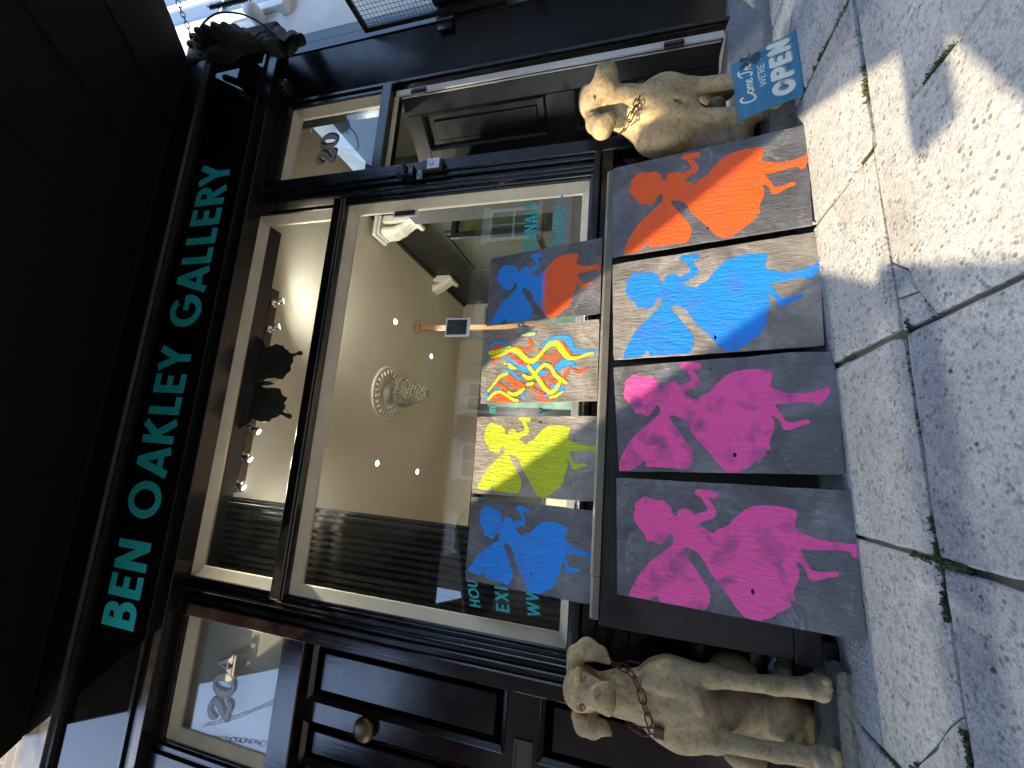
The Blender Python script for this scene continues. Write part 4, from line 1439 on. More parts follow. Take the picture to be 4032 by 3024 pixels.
for i, (lab, cor_, size, stone, paint, lm, holes, chips) in enumerate(SL):
    R = lean_plane(cor_, 1.884) if size == 'low' else lean_plane(cor_, 2.085, 1.985)
    slate_frames.append(R)
    t = thing('painted_slate', lab, 'painted slate', R['o'] + R['U'] * R['w'] / 2, 'large painted slates standing on the pavement' if size == 'low' else 'small painted slates standing on the ledge')
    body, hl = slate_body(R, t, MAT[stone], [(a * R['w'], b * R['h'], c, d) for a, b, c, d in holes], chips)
    if i == 0:
        pts0 = [to_uv(R, *crop(a, b, 2380, 1840, .4792)) for a, b in PL]
        alt0 = [to_uv(R, *crop(a, b, 2380, 1840, .4792)) for a, b in PL2]
        land0 = {k: to_uv(R, *crop(*v, 2380, 1840, .4792)) for k, v in LAND.items()}
        fig = pts0
    elif paint is not None:
        (ox, oy, k), L = lm
        S_ = solve_affine([land0[q] for q in L], [to_uv(R, *crop(*L[q], ox, oy, k)) for q in L])
        src = pts0 if i in (4, 5) else alt0
        fig = [tuple(np.array([u, v, 1.0]) @ S_) for u, v in src]
    if paint is not None:
        outer = inset(R, fig)
        area = sum(outer[j][0] * outer[(j + 1) % len(outer)][1] - outer[(j + 1) % len(outer)][0] * outer[j][1] for j in range(len(outer)))
        # nail holes go through the paint as well
        def inside(p):
            c = False
            n_ = len(outer)
            for a in range(n_):
                x1, y1 = outer[a]; x2, y2 = outer[(a + 1) % n_]
                if (y1 > p[1]) != (y2 > p[1]) and p[0] < (x2 - x1) * (p[1] - y1) / (y2 - y1) + x1: c = not c
            return c
        keep = [l for l in hl if all(inside(p) for p in l)]
        part_mesh = sheet(outer, keep, place_on(R, 0.0006))
        pm = MAT[paint]
        if paint == 'blue_orange':
            lv = to_uv(R, *crop(1500, 500, 1560, 900, .3888))[1]
            pm = spray('blue over orange spray paint', BLUE, ORANGE, show=0.25, level=lv)
        put('painted_fairy', part_mesh, pm, t)
    else:
        f = lambda a, b: to_uv(R, *crop(a, b, 1820, 1180, .2712))
        kw = (Vector(f(1000, 1000)) - Vector(f(1100, 1000))).length / 100
        BL_ = [[(430,680,60),(490,625,60),(600,640,60),(680,680,50)],[(620,830,50),(720,890,80),(830,960,100),(930,1010,100),(1060,970,110)],[(620,1030,60),(700,1050,70),(780,1120,60),(830,1170,40)],[(1160,680,60),(1280,590,80),(1400,560,90),(1520,570,110),(1570,640,110),(1600,720,70),(1720,750,60),(1850,760,60),(1975,755,40)],[(1140,1085,100),(1180,1070,110),(1210,1080,80)],[(1350,1010,80),(1450,930,120),(1560,920,100),(1630,970,50)],[(1300,1270,90),(1370,1240,60)],[(1400,1300,60),(1460,1290,60)],[(350,1380,60),(360,1430,70)],[(480,1330,50),(560,1290,50)],[(870,1350,50),(890,1430,40)],[(1120,1390,40),(1240,1400,60)],[(900,475,40),(1050,465,40)],[(900,535,35),(1040,520,35)]]
        OR_ = [[(460,690,50),(530,665,60),(590,690,40)],[(450,900,50),(520,860,40)],[(960,560,45),(1000,640,50),(1000,690,55),(930,730,60),(860,740,70),(810,690,50)],[(660,790,40),(760,850,60),(850,920,60),(940,940,40)],[(1420,610,50),(1490,690,60),(1560,770,50)],[(1120,720,40),(1140,760,60),(1200,830,60),(1280,830,60),(1360,780,50)],[(1400,830,60),(1340,910,60),(1300,970,50)],[(480,1220,50),(560,1250,60),(650,1320,50)],[(640,1130,50),(700,1180,70),(770,1270,60),(880,1270,50)],[(680,1100,60),(780,1190,60),(880,1240,50)],[(440,1460,50),(520,1390,70),(600,1420,80),(680,1460,70),(720,1490,40)],[(530,1480,60),(640,1490,50)],[(1110,1120,40),(1180,1160,60),(1240,1100,60),(1260,1050,40)],[(1260,1280,50),(1270,1210,60),(1340,1180,60),(1390,1190,40)],[(1460,1140,50),(1510,1080,60),(1560,1000,40)],[(1620,1020,40),(1680,1050,50),(1760,1030,45),(1820,1010,30)],[(1010,1270,40),(1080,1330,50),(1170,1380,60)],[(1110,1430,50),(1200,1450,50),(1300,1460,30)]]
        YE_ = [[(430,770,90),(520,760,90),(620,720,80),(690,690,40)],[(440,840,40),(560,800,60),(690,740,50),(770,730,80),(860,800,80),(950,880,80),(1040,885,80),(1120,820,50),(1200,720,50),(1280,650,80),(1380,640,90),(1450,730,90),(1530,830,80),(1600,850,50),(1700,840,40),(1800,800,45),(1890,780,40)],[(690,940,40),(710,975,70),(740,990,50),(790,1000,20)],[(620,930,30),(640,925,20)],[(380,1330,30),(470,1220,35),(560,1110,45),(640,1080,60)],[(390,1440,40),(460,1370,45),(550,1340,45),(650,1390,45),(740,1450,45),(800,1490,40)],[(680,1350,40),(760,1375,60),(840,1340,60),(890,1300,40)],[(970,970,50),(1060,1090,60),(1140,1200,60),(1220,1310,60),(1290,1350,60),(1360,1300,60),(1410,1220,50)],[(1060,1080,50),(1130,1000,55),(1210,945,55),(1290,990,55),(1350,1090,55),(1430,1160,60),(1500,1200,50)],[(900,1100,40),(960,1140,60),(1040,1120,50)],[(960,1230,50),(1020,1220,50)],[(1290,1420,40),(1360,1400,50),(1460,1340,20)],[(880,520,30),(960,505,40),(1050,495,35)]]
        lay = 0.0004
        for nm, lst, mt in (('blue_squiggles', BL_, 'soft_blue'), ('orange_squiggles', OR_, 'soft_orange'), ('yellow_squiggles', YE_, 'soft_yellow')):
            ms = []
            for s in lst:
                lay += 0.00006
                pl = place_on(R, lay)
                p2 = inset(R, [f(a, b) for a, b, _ in s], 0.012)
                if len(p2) < 2: continue
                ws_ = [c * kw * 1.25 for _, _, c in s][:len(p2)]
                ms.append(ribbon(p2, ws_, pl, caps=True, n_sub=4))
            put(nm, join_meshes(ms, nm), MAT[mt], t)

# ------------------------------------------------------------------ black display box with its ledge
bx = thing('display_box', 'long low black wooden box behind the large slates', 'box', (0.4, 1.96, 0.0))
m = MB(); m.box(-0.622, 1.425, 1.905, 1.93, 0.13, 0.818); m.box(-0.622, -0.60, 1.9305, 2.03, 0.13, 0.818); m.box(1.403, 1.425, 1.9305, 2.03, 0.13, 0.818)
part(m, 'front_board', 'box_black', .004, bx)
m = MB(); m.box(-0.632, -0.45, 1.900, 2.02, 0.045, 0.1295); m.box(-0.40, 0.45, 1.908, 2.02, 0.05, 0.1295); m.box(0.5, 1.41, 1.908, 2.02, 0.085, 0.1295)
part(m, 'bottom_board', 'box_black', .004, bx)
m = MB()
for x, z in ((-0.58, -0.08), (0.4, 0.0), (1.36, 0.04)): m.box(x - .03, x + .03, 1.935, 2.0, z, 0.05)
part(m, 'foot', 'box_black', .002, bx)
LX0, LX1 = at(1276, 1338, 1.887).x, at(*crop(790, 556, 2100, 2100, .3038), 1.887).x
prof = [(1.887, .826), (1.887, .848), (1.900, .858), (2.028, .860), (2.028, .8185), (1.887, .8185)]
m = MB(); m.prism(prof, 'x', LX1, 1.40); part(m, 'ledge_board', 'ledge', .002, bx)
m = MB(); m.prism([(a + .004, b - .003) for a, b in prof[:4]] + [(2.03, .8185), (1.891, .8185)], 'x', LX0, LX1 - .002); part(m, 'ledge_board', 'ledge', .002, bx)
m = MB()
for x in (-0.58, -0.2, 0.2, 0.6, 1.0, 1.38): m.box(x - .02, x + .02, 1.94, 1.98, 0.13, .8)
part(m, 'inner_post', 'box_black', 0, bx)

# ------------------------------------------------------------------ the blue OPEN sign
def c27(a, b): return crop(a, b, 2700, 0, .2532)
RS = lean_plane([crop(1475, 560, 2200, 200, .4792), crop(1415, 122, 2200, 200, .4792), c27(1712, 470), crop(2015, 337, 2200, 200, .4792)], 1.755)
m, nt, b, _ = new_mat('worn blue sign paint')
v = coords(nt, (1, 1, 1))
c = ramp(nt, noise(nt, coords(nt, (6, 30, 30)), 1.0, 6, .65), [(.3, (.015, .105, .20)), (.7, (.03, .19, .32))])
c = mixc(nt, ramp(nt, noise(nt, v, 60, 6, .75), [(.60, 0.0), (.75, .55)]), c, (.30, .42, .50))
link(nt, c, b.inputs['Base Color']); b.inputs['Roughness'].default_value = .55
bump(nt, b, noise(nt, v, 60, 5, .7), .3, .003)
sign = thing('open_sign', 'blue wooden OPEN sign leaning on the right dog plinth', 'sign', RS['o'] + RS['U'] * RS['w'] / 2)
rr = random.Random(3)
W_, H_ = RS['w'], RS['h']
pts = []
for i, (a, b_) in enumerate([(RS['quad'][k], RS['quad'][(k + 1) % 4]) for k in range(4)]):
    a, b_ = Vector(a), Vector(b_)
    for k in range(14):
        q = a + (b_ - a) * k / 14
        nn = Vector((-(b_ - a).y, (b_ - a).x)).normalized()
        pts.append(tuple(q + nn * abs(rr.gauss(0, .0006))))
plate(pts, [], lambda u, v, t: RS['o'] + RS['U'] * u + RS['V'] * v - RS['n'] * t, 0.016).build('sign_board', m, sign, bevel=.0015)
cream_l = simple('worn cream lettering', (.60, .62, .53), .6, var=.15, bumps=.2, bscale=120)
grey_l = simple('grey letter shadow', (.17, .20, .20), .6, var=.3)


def sig(strokes, mat, name, off, dx=0, dy=0):
    ms = []
    for i, s in enumerate(strokes):
        p2, ws_ = [(q[0] * W_ + dx, q[1] * H_ + dy) for q in s[0]], [s[1] * H_] * len(s[0])
        ms.append(ribbon(p2, ws_, place_on(RS, off + i * .00004), caps=True, n_sub=4 if len(s[0]) > 2 and s[2] else 1))
    put(name, join_meshes(ms, name), mat, sign)


def ell(cx_, cy_, rx, ry, a0=0, a1=360, n=20): return arc(cx_, cy_, rx, ry, a0, a1, n)


OP = [(ell(.175, .265, .085, .125), .095, 0),
      ([(.365, .13), (.365, .385)], .095, 0), ([(.365, .385), (.44, .385)] + ell(.44, .32, .062, .066, 90, -90, 8) + [(.37, .254)], .085, 0),
      ([(.595, .13), (.595, .385)], .095, 0), ([(.60, .385), (.70, .385)], .085, 0), ([(.60, .262), (.685, .262)], .08, 0), ([(.60, .138), (.705, .138)], .085, 0),
      ([(.80, .13), (.80, .39)], .095, 0), ([(.80, .385), (.925, .135)], .095, 0), ([(.925, .13), (.925, .39)], .095, 0)]
sig(OP, grey_l, 'letter_shadow', .0006, .010, -.006)
sig(OP, cream_l, 'open_lettering', .0016)
WE = [([(.33, .60), (.355, .505)], .018, 0), ([(.355, .505), (.385, .59)], .018, 0), ([(.385, .59), (.415, .505)], .018, 0), ([(.415, .505), (.44, .60)], .018, 0),
      ([(.465, .505), (.465, .60)], .018, 0), ([(.465, .60), (.515, .60)], .016, 0), ([(.465, .553), (.505, .553)], .016, 0), ([(.465, .507), (.515, .507)], .016, 0),
      ([(.535, .615), (.53, .585)], .016, 0),
      ([(.56, .505), (.56, .60)], .018, 0), ([(.56, .60), (.595, .598), (.61, .575), (.595, .555), (.562, .552)], .016, 1), ([(.58, .552), (.615, .505)], .018, 0),
      ([(.64, .505), (.64, .60)], .018, 0), ([(.64, .60), (.69, .60)], .016, 0), ([(.64, .553), (.68, .553)], .016, 0), ([(.64, .507), (.69, .507)], .016, 0)]
sig(WE, cream_l, 'were_lettering', .0006)
CO = [([(.235, .875), (.22, .905), (.18, .905), (.145, .85), (.135, .77), (.155, .70), (.20, .685), (.25, .72), (.285, .76)], .036, 1),
      ([(.315, .79), (.29, .775), (.285, .73), (.305, .70), (.335, .71), (.345, .755), (.33, .785), (.312, .79)], .028, 1),
      ([(.365, .705), (.372, .78)], .026, 0), ([(.37, .75), (.392, .785), (.408, .77), (.408, .705)], .026, 1), ([(.408, .75), (.432, .785), (.448, .77), (.447, .705)], .026, 1),
      ([(.465, .735), (.505, .75), (.51, .78), (.488, .79), (.470, .75), (.475, .712), (.50, .70), (.53, .715)], .024, 1),
      ([(.615, .88), (.655, .905), (.70, .895)], .028, 1), ([(.66, .90), (.65, .80), (.635, .72), (.60, .695), (.575, .715)], .030, 1), ([(.58, .85), (.60, .88), (.62, .885)], .022, 1),
      ([(.69, .705), (.698, .785)], .026, 0), ([(.696, .75), (.72, .785), (.738, .77), (.736, .72), (.748, .702), (.765, .71)], .026, 1)]
sig(CO, cream_l, 'come_in_lettering', .0006)
# small dark fairy stencil
uu = [p[0] for p in alt0]; vv = [p[1] for p in alt0]
su = .235 * W_ / (max(uu) - min(uu))
small = [(.72 * W_ + (u - min(uu)) * su, .44 * H_ + (v - min(vv)) * su * .95) for u, v in alt0]
put('small_fairy', sheet(small, [], place_on(RS, .0005)), simple('dark stencil', (.02, .025, .04), .6), sign)
# ================================================================== STONE DOGS (one continuous surface each, from smoothly merged volumes)


class Field:
    def __init__(s, lo, hi, step):
        s.lo, s.step = np.array(lo, float), step
        s.n = [int(math.ceil((h - l) / step)) + 1 for l, h in zip(lo, hi)]
        ax = [l + step * np.arange(n) for l, n in zip(lo, s.n)]
        s.X, s.Y, s.Z = np.meshgrid(*ax, indexing='ij')
        s.d = np.full(s.X.shape, 1.0)

    def _merge(s, d, k):
        h = np.clip(0.5 + 0.5 * (s.d - d) / k, 0, 1)
        s.d = s.d * (1 - h) + d * h - k * h * (1 - h)

    def _carve(s, d, k):
        # smooth subtraction
        h = np.clip(0.5 - 0.5 * (s.d + d) / k, 0, 1)
        s.d = s.d * (1 - h) + (-d) * h + k * h * (1 - h)

    def ell_d(s, c, r, rot=None):
        x, y, z = s.X - c[0], s.Y - c[1], s.Z - c[2]
        if rot is not None:
            m = np.array(rot.transposed())
            x, y, z = m[0][0] * x + m[0][1] * y + m[0][2] * z, m[1][0] * x + m[1][1] * y + m[1][2] * z, m[2][0] * x + m[2][1] * y + m[2][2] * z
        k0 = np.sqrt((x / r[0]) ** 2 + (y / r[1]) ** 2 + (z / r[2]) ** 2)
        k1 = np.sqrt((x / r[0] ** 2) ** 2 + (y / r[1] ** 2) ** 2 + (z / r[2] ** 2) ** 2) + 1e-9
        return k0 * (k0 - 1) / k1

    def ell(s, c, r, k=0.02, rot=None): s._merge(s.ell_d(c, r, rot), k)
    def cut(s, c, r, k=0.008, rot=None): s._carve(s.ell_d(c, r, rot), k)

    def cone_d(s, a, b, ra, rb):
        a, b = np.array(a, float), np.array(b, float)
        ba = b - a
        t = ((s.X - a[0]) * ba[0] + (s.Y - a[1]) * ba[1] + (s.Z - a[2]) * ba[2]) / (ba @ ba)
        t = np.clip(t, 0, 1)
        dx, dy, dz = s.X - a[0] - t * ba[0], s.Y - a[1] - t * ba[1], s.Z - a[2] - t * ba[2]
        return np.sqrt(dx * dx + dy * dy + dz * dz) - (ra + (rb - ra) * t)

    def cone(s, a, b, ra, rb, k=0.02): s._merge(s.cone_d(a, b, ra, rb), k)
    def groove(s, a, b, r, k=0.006): s._carve(s.cone_d(a, b, r, r), k)

    def box(s, c, h, rnd_=0.02, k=0.02):
        qx, qy, qz = np.abs(s.X - c[0]) - h[0] + rnd_, np.abs(s.Y - c[1]) - h[1] + rnd_, np.abs(s.Z - c[2]) - h[2] + rnd_
        o = np.sqrt(np.maximum(qx, 0) ** 2 + np.maximum(qy, 0) ** 2 + np.maximum(qz, 0) ** 2)
        s._merge(o + np.minimum(np.maximum(qx, np.maximum(qy, qz)), 0) - rnd_, k)

    def mesh(s, name):
        d = s.d
        ins = d < 0
        nx, ny, nz = s.n
        corners = [(i, j, k) for i in (0, 1) for j in (0, 1) for k in (0, 1)]
        sub = lambda A, c: A[c[0]:nx - 1 + c[0], c[1]:ny - 1 + c[1], c[2]:nz - 1 + c[2]]
        cnt = sum(sub(ins, c).astype(np.int8) for c in corners)
        act = (cnt > 0) & (cnt < 8)
        idx = np.full(act.shape, -1, int)
        ii, jj, kk = np.nonzero(act)
        idx[ii, jj, kk] = np.arange(len(ii))
        P = np.zeros((len(ii), 3)); Wt = np.zeros(len(ii))
        for a in corners:
            for ax in range(3):
                if a[ax] == 1: continue
                b = list(a); b[ax] = 1
                da, db = d[ii + a[0], jj + a[1], kk + a[2]], d[ii + b[0], jj + b[1], kk + b[2]]
                m = (da < 0) != (db < 0)
                t = np.where(m, da / np.where(m, da - db, 1), 0)
                q = np.stack([np.full(len(ii), float(a[0])), np.full(len(ii), float(a[1])), np.full(len(ii), float(a[2]))], 1)
                q[:, ax] += t
                P += q * m[:, None]; Wt += m
        P /= Wt[:, None]
        verts = s.lo + (np.stack([ii, jj, kk], 1) + P) * s.step
        F = []
        for ax in range(3):
            sl0 = [slice(1, n - 1) for n in s.n]; sl0[ax] = slice(0, s.n[ax] - 1)
            sl1 = list(sl0); sl1[ax] = slice(1, s.n[ax])
            A, B = ins[tuple(sl0)], ins[tuple(sl1)]
            o = [1, 1, 1]; o[ax] = 0
            e = np.array(np.nonzero(A != B)).T + np.array(o)
            fl = A[A != B]
            u, v = (ax + 1) % 3, (ax + 2) % 3
            q = []
            for du, dv in ((0, 0), (1, 0), (1, 1), (0, 1)):
                c = e.copy(); c[:, u] -= du; c[:, v] -= dv
                q.append(idx[c[:, 0], c[:, 1], c[:, 2]])
            q = np.stack(q, 1)
            q[~fl] = q[~fl][:, ::-1]
            F.append(q)
        F = np.concatenate(F)
        F = F[(F >= 0).all(1)]
        me = bpy.data.meshes.new(name)
        me.from_pydata(verts.tolist(), [], F.tolist())
        me.update()
        bm = bmesh.new(); bm.from_mesh(me)
        bmesh.ops.recalc_face_normals(bm, faces=bm.faces)
        bm.to_mesh(me); bm.free()
        me.polygons.foreach_set('use_smooth', [True] * len(me.polygons))
        return me


def link_mesh(r=0.0052, L=0.034, Wd=0.021):
    """one oval chain link lying in local xz, long axis x"""
    pts = []
    for i in range(20):
        q = 2 * PI * i / 20
        x, z = (L - Wd) / 2 * (1 if math.cos(q) > 0 else -1) + Wd / 2 * math.cos(q), Wd / 2 * math.sin(q)
        pts.append((x, 0, z))
    m = MB(); m.tube(pts + [pts[0]], r / 2 * 1.0, 6, cap=False)
    me = m.mesh('chain_link')
    me.polygons.foreach_set('use_smooth', [True] * len(me.polygons))
    return me


def catmull(pts, step):
    P = [Vector(p) for p in pts]
    out = []
    for i in range(len(P) - 1):
        p0, p1, p2, p3 = P[max(i - 1, 0)], P[i], P[i + 1], P[min(i + 2, len(P) - 1)]
        for k in range(40):
            t = k / 40
            out.append(0.5 * ((2 * p1) + (p2 - p0) * t + (2 * p0 - 5 * p1 + 4 * p2 - p3) * t * t + (3 * p1 - p0 - 3 * p2 + p3) * t ** 3))
    out.append(P[-1])
    res = [out[0]]; acc = 0
    for a, b in zip(out, out[1:]):
        acc += (b - a).length
        if acc >= step:
            res.append(b.copy()); acc = 0
    return res


def chain(path, root, mat, r=0.0055, L=0.036, Wd=0.022, joined=False, twist=0.0):
    pts = catmull(path, L - r * 1.7)
    base = link_mesh(r, L, Wd)
    base.materials.append(mat)
    big = MB()
    for i in range(len(pts) - 1):
        a, b = pts[i], pts[i + 1]
        t = (b - a).normalized()
        up = Vector((0, 0, 1)) if abs(t.z) < .9 else Vector((0, 1, 0))
        s_ = t.cross(up).normalized(); u = s_.cross(t)
        rot = Matrix((t, s_, u)).transposed().to_4x4() @ Matrix.Rotation((PI / 2 if i % 2 else 0) + 0.5 + twist + rnd.uniform(-.25, .25), 4, 'X')
        mtx = Matrix.Translation((a + b) / 2) @ rot
        if joined:
            big.add([mtx @ v.co for v in base.vertices], [tuple(p.vertices) for p in base.polygons])
        else:
            o = bpy.data.objects.new('chain_link', base)
            COL.objects.link(o)
            o.parent = root
            o.matrix_parent_inverse = Matrix.Translation(-world_loc_inv(root))
            o.matrix_basis = mtx
    if joined:
        me = big.mesh('chain')
        me.polygons.foreach_set('use_smooth', [True] * len(me.polygons))
        return me


# ------------------------------------------------------------------ left dog, facing the street
def Lp(a, b, y): return at(*crop(a, b, 2180, 2480, .57866), y)


F = Field((-1.06, 1.70, -0.01), (-0.50, 2.16, 1.0), 0.0055)
V3 = lambda v: (v.x, v.y, v.z)
sk = Lp(195, 395, 1.93)
F.ell(sk, (.078, .092, .068), .02)                                   # skull
F.ell(Lp(150, 400, 1.95), (.064, .075, .05), .02)
mz0, mz1 = Lp(300, 445, 1.86), Lp(330, 458, 1.80)
F.cone(sk, mz0, .058, .050, .02)
F.ell(mz1, (.047, .052, .047), .022)                                 # muzzle and flews
F.ell(Lp(372, 425, 1.815), (.034, .045, .026), .015)
F.ell(Lp(372, 510, 1.815), (.034, .045, .026), .015)
F.ell(Lp(285, 440, 1.762), (.026, .022, .020), .010)                 # nose
F.ell(Lp(165, 310, 1.862), (.030, .022, .018), .014)                 # brows
F.ell(Lp(160, 500, 1.862), (.030, .022, .018), .014)
for a, b in ((205, 312), (198, 512)):                                # eyes
    p = Lp(a, b, 1.856)
    F.cut(p, (.019, .020, .012), .006)
    F.ell(Lp(a, b, 1.868), (.0125, .0125, .0095), .003)
F.groove(Lp(375, 468, 1.760), Lp(300, 445, 1.748), .004, .004)       # lip line
for a, b in ((290, 422), (292, 458)): F.cut(Lp(a, b, 1.745), (.006, .008, .005), .003)
F.groove(Lp(395, 380, 1.80), Lp(345, 355, 1.86), .004, .005)
F.groove(Lp(395, 540, 1.80), Lp(345, 560, 1.86), .004, .005)
# drooping ears
e = [Lp(140, 262, 1.95), Lp(150, 170, 1.94), Lp(230, 130, 1.915), Lp(320, 165, 1.90), Lp(372, 215, 1.895)]
for (p, q, r0, r1) in zip(e, e[1:], (.032, .034, .040, .026), (.034, .040, .028, .012)): F.cone(p, q, r0, r1, .012)
e = [Lp(170, 590, 1.95), Lp(200, 650, 1.94), Lp(265, 665, 1.915), Lp(335, 668, 1.90), Lp(385, 706, 1.895)]
for (p, q, r0, r1) in zip(e, e[1:], (.030, .034, .036, .024), (.034, .036, .024, .009)): F.cone(p, q, r0, r1, .012)
F.groove(Lp(215, 218, 1.872), Lp(330, 225, 1.868), .007, .012)
F.groove(Lp(215, 618, 1.872), Lp(320, 640, 1.868), .007, .012)
# neck, chest, shoulders
F.cone(Lp(270, 420, 1.96), Lp(480, 430, 1.95), .066, .072, .03)
F.cone(Lp(480, 430, 1.95), Lp(700, 470, 1.96), .076, .105, .04)
F.ell(Lp(800, 480, 1.97), (.125, .105, .15), .04)
F.ell(Lp(920, 500, 1.955), (.085, .10, .125), .04)
F.ell(Lp(790, 300, 1.945), (.056, .075, .10), .035)
F.ell(Lp(850, 690, 1.945), (.056, .075, .11), .035)
F.cone(Lp(620, 360, 1.875), Lp(980, 470, 1.855), .016, .012, .03)    # breast ridges
F.cone(Lp(650, 560, 1.875), Lp(1000, 530, 1.855), .016, .012, .03)
for b in (395, 455, 520): F.groove(Lp(430, b, 1.885), Lp(520, b + 12, 1.878), .003, .012)
F.ell(Lp(1010, 490, 2.03), (.115, .10, .19), .04)                    # back and belly
F.ell(Lp(1150, 545, 1.975), (.066, .06, .06), .02)
# forelegs
F.cone(Lp(800, 285, 1.93), Lp(1080, 320, 1.905), .052, .037, .035)
F.cone(Lp(1080, 320, 1.905), Lp(1500, 378, 1.885), .034, .028, .015)
F.cone(Lp(1500, 378, 1.885), Lp(1720, 395, 1.875), .029, .033, .015)
F.ell(Lp(1800, 392, 1.85), (.040, .058, .036), .015)
F.cone(Lp(860, 710, 1.93), Lp(1080, 745, 1.905), .050, .037, .035)
F.cone(Lp(1080, 745, 1.905), Lp(1500, 832, 1.885), .034, .027, .015)
F.cone(Lp(1500, 832, 1.885), Lp(1780, 868, 1.875), .028, .031, .015)
F.ell(Lp(1870, 885, 1.85), (.040, .055, .036), .015)
F.ell(Lp(1110, 275, 1.93), (.022, .03, .04), .02)                    # elbows
F.ell(Lp(1090, 800, 1.93), (.020, .03, .04), .02)
for a, b in ((1850, 345), (1860, 392), (1850, 437)): F.ell(Lp(a, b, 1.808), (.0135, .020, .018), .006)
for a, b in ((1915, 842), (1925, 885), (1915, 925)): F.ell(Lp(a, b, 1.808), (.0135, .020, .018), .006)
# haunches, hind feet and the stone left between the legs
F.ell(Lp(1220, 265, 2.05), (.055, .085, .085), .03)
F.ell(Lp(1290, 835, 2.05), (.052, .085, .08), .03)
F.ell(Lp(1560, 300, 1.99), (.034, .07, .03), .02)
F.ell(Lp(1640, 790, 1.99), (.030, .07, .03), .02)
F.box(Lp(1400, 590, 2.04), (.085, .065, .17), .03, .04)
F.ell(Lp(1560, 590, 1.98), (.085, .06, .06), .05)
F.ell(Lp(1320, 560, 1.985), (.05, .03, .06), .03)
dogL = thing('dog_statue', 'weathered buff stone dog sitting and facing the street at the left end', 'statue', (-0.78, 1.95, 0.0), 'stone dogs guarding the shop')
put('dog_body', F.mesh('dog_body'), MAT['dog_buff'], dogL)


def rough_block(name, pts, z0, z1, mat, parent, seed=1, jag=.005):
    """stone base: lumpy sides, chipped rim"""
    r = random.Random(seed)
    ring = []
    n = len(pts)
    for i in range(n):
        a, b = Vector(pts[i]), Vector(pts[(i + 1) % n])
        m_ = max(3, int((b - a).length / .025))
        for k in range(m_): ring.append(a + (b - a) * k / m_)
    N_ = len(ring)
    ctr = sum(ring, Vector((0, 0))) / N_
    lv = [(0, 0), (.3, .004), (.55, -.002), (.8, .002), (1, .010)]
    vs_ = []
    for t, ins_ in lv:
        for q in ring:
            d = (ctr - q).normalized()
            p = q + d * (ins_ + r.uniform(-jag, jag) * .5)
            zb = ground_z(p.x, p.y) - .01
            vs_.append((p.x, p.y, (zb if z0 is None else z0) * (1 - t) + (z1(p.x, p.y) if callable(z1) else z1) * t + (r.uniform(-.002, .002) if t else 0)))
    fs = []
    for l in range(len(lv) - 1):
        for i in range(N_):
            j = (i + 1) % N_
            fs.append((l * N_ + i, l * N_ + j, (l + 1) * N_ + j, (l + 1) * N_ + i))
    c = len(vs_); vs_.append((ctr.x, ctr.y, z1(ctr.x, ctr.y) if callable(z1) else z1))
    for i in range(N_): fs.append(((len(lv) - 1) * N_ + i, (len(lv) - 1) * N_ + (i + 1) % N_, c))
    m = MB(); m.add(vs_, fs)
    return m.build(name, mat, parent)


pb = [Lp(1985, 275, 1.0), Lp(2110, 930, 1.0)]
g1, g2 = on_ground(*crop(1995, 290, 2180, 2480, .57866)), on_ground(*crop(2120, 985, 2180, 2480, .57866))
pz = 0.022
rough_block('plinth', [(g2.x - .06, 1.835), (g1.x + .012, 1.855), (g1.x + .03, 2.085), (g2.x - .05, 2.085)], None, pz, MAT['plinth'], dogL, 5)

# chain collar of the left dog with its padlock
cl = thing('chain_collar', 'rusty chain with a padlock round the neck of the left dog', 'chain', tuple(Lp(600, 450, 1.9)), 'rusty chain collars')
path = [Lp(390, 225, 1.93), Lp(460, 250, 1.905), Lp(500, 262, 1.890), Lp(560, 350, 1.842), Lp(600, 450, 1.832), Lp(630, 560, 1.836), Lp(660, 650, 1.850), Lp(690, 690, 1.862)]
chain(path, cl, MAT['rust'], .0066, .052, .026)
path = [Lp(470, 575, 1.93), Lp(520, 640, 1.915), Lp(590, 690, 1.90), Lp(660, 695, 1.87)]
chain(path, cl, MAT['rust'], .0066, .050, .026, twist=.6)
pc = Lp(715, 700, 1.852)
m = MB(); m.box(pc.x - .016, pc.x + .016, pc.y - .010, pc.y + .010, pc.z - .018, pc.z + .018)
m.tube([(pc.x - .010, pc.y, pc.z + .018), (pc.x - .010, pc.y, pc.z + .030), (pc.x, pc.y, pc.z + .038), (pc.x + .010, pc.y, pc.z + .030), (pc.x + .010, pc.y, pc.z + .018)], .003, 8)
m.build('padlock', MAT['rust'], cl, bevel=.003, seg=2)


# ------------------------------------------------------------------ right dog, head turned to the right
def Rp(a, b, y): return at(*crop(a, b, 2200, 200, .4792), y)


F = Field((1.12, 1.62, 0.06), (2.06, 2.09, 1.06), 0.0058)
sk = Rp(285, 435, 1.86)
F.ell(sk, (.074, .082, .062), .02)
F.ell(Rp(235, 400, 1.88), (.060, .07, .040), .025)
mz = Rp(388, 215, 1.80)
F.cone(sk, Rp(365, 320, 1.81), .064, .062, .025)
F.cone(Rp(368, 330, 1.812), mz, .060, .055, .02)
F.box(Rp(392, 195, 1.80), (.042, .046, .044), .03, .02)
F.ell(Rp(445, 320, 1.815), (.070, .046, .028), .02)                  # flews
F.ell(Rp(345, 150, 1.79), (.020, .026, .016), .010)                  # nose
F.groove(Rp(440, 330, 1.757), Rp(452, 190, 1.748), .003, .006)       # mouth
F.ell(Rp(255, 360, 1.830), (.036, .026, .014), .014)                 # brow
F.cut(Rp(287, 385, 1.772), (.019, .012, .008), .006)
F.ell(Rp(287, 385, 1.783), (.013, .010, .0075), .003)
F.groove(Rp(300, 345, 1.790), Rp(318, 250, 1.770), .004, .012)
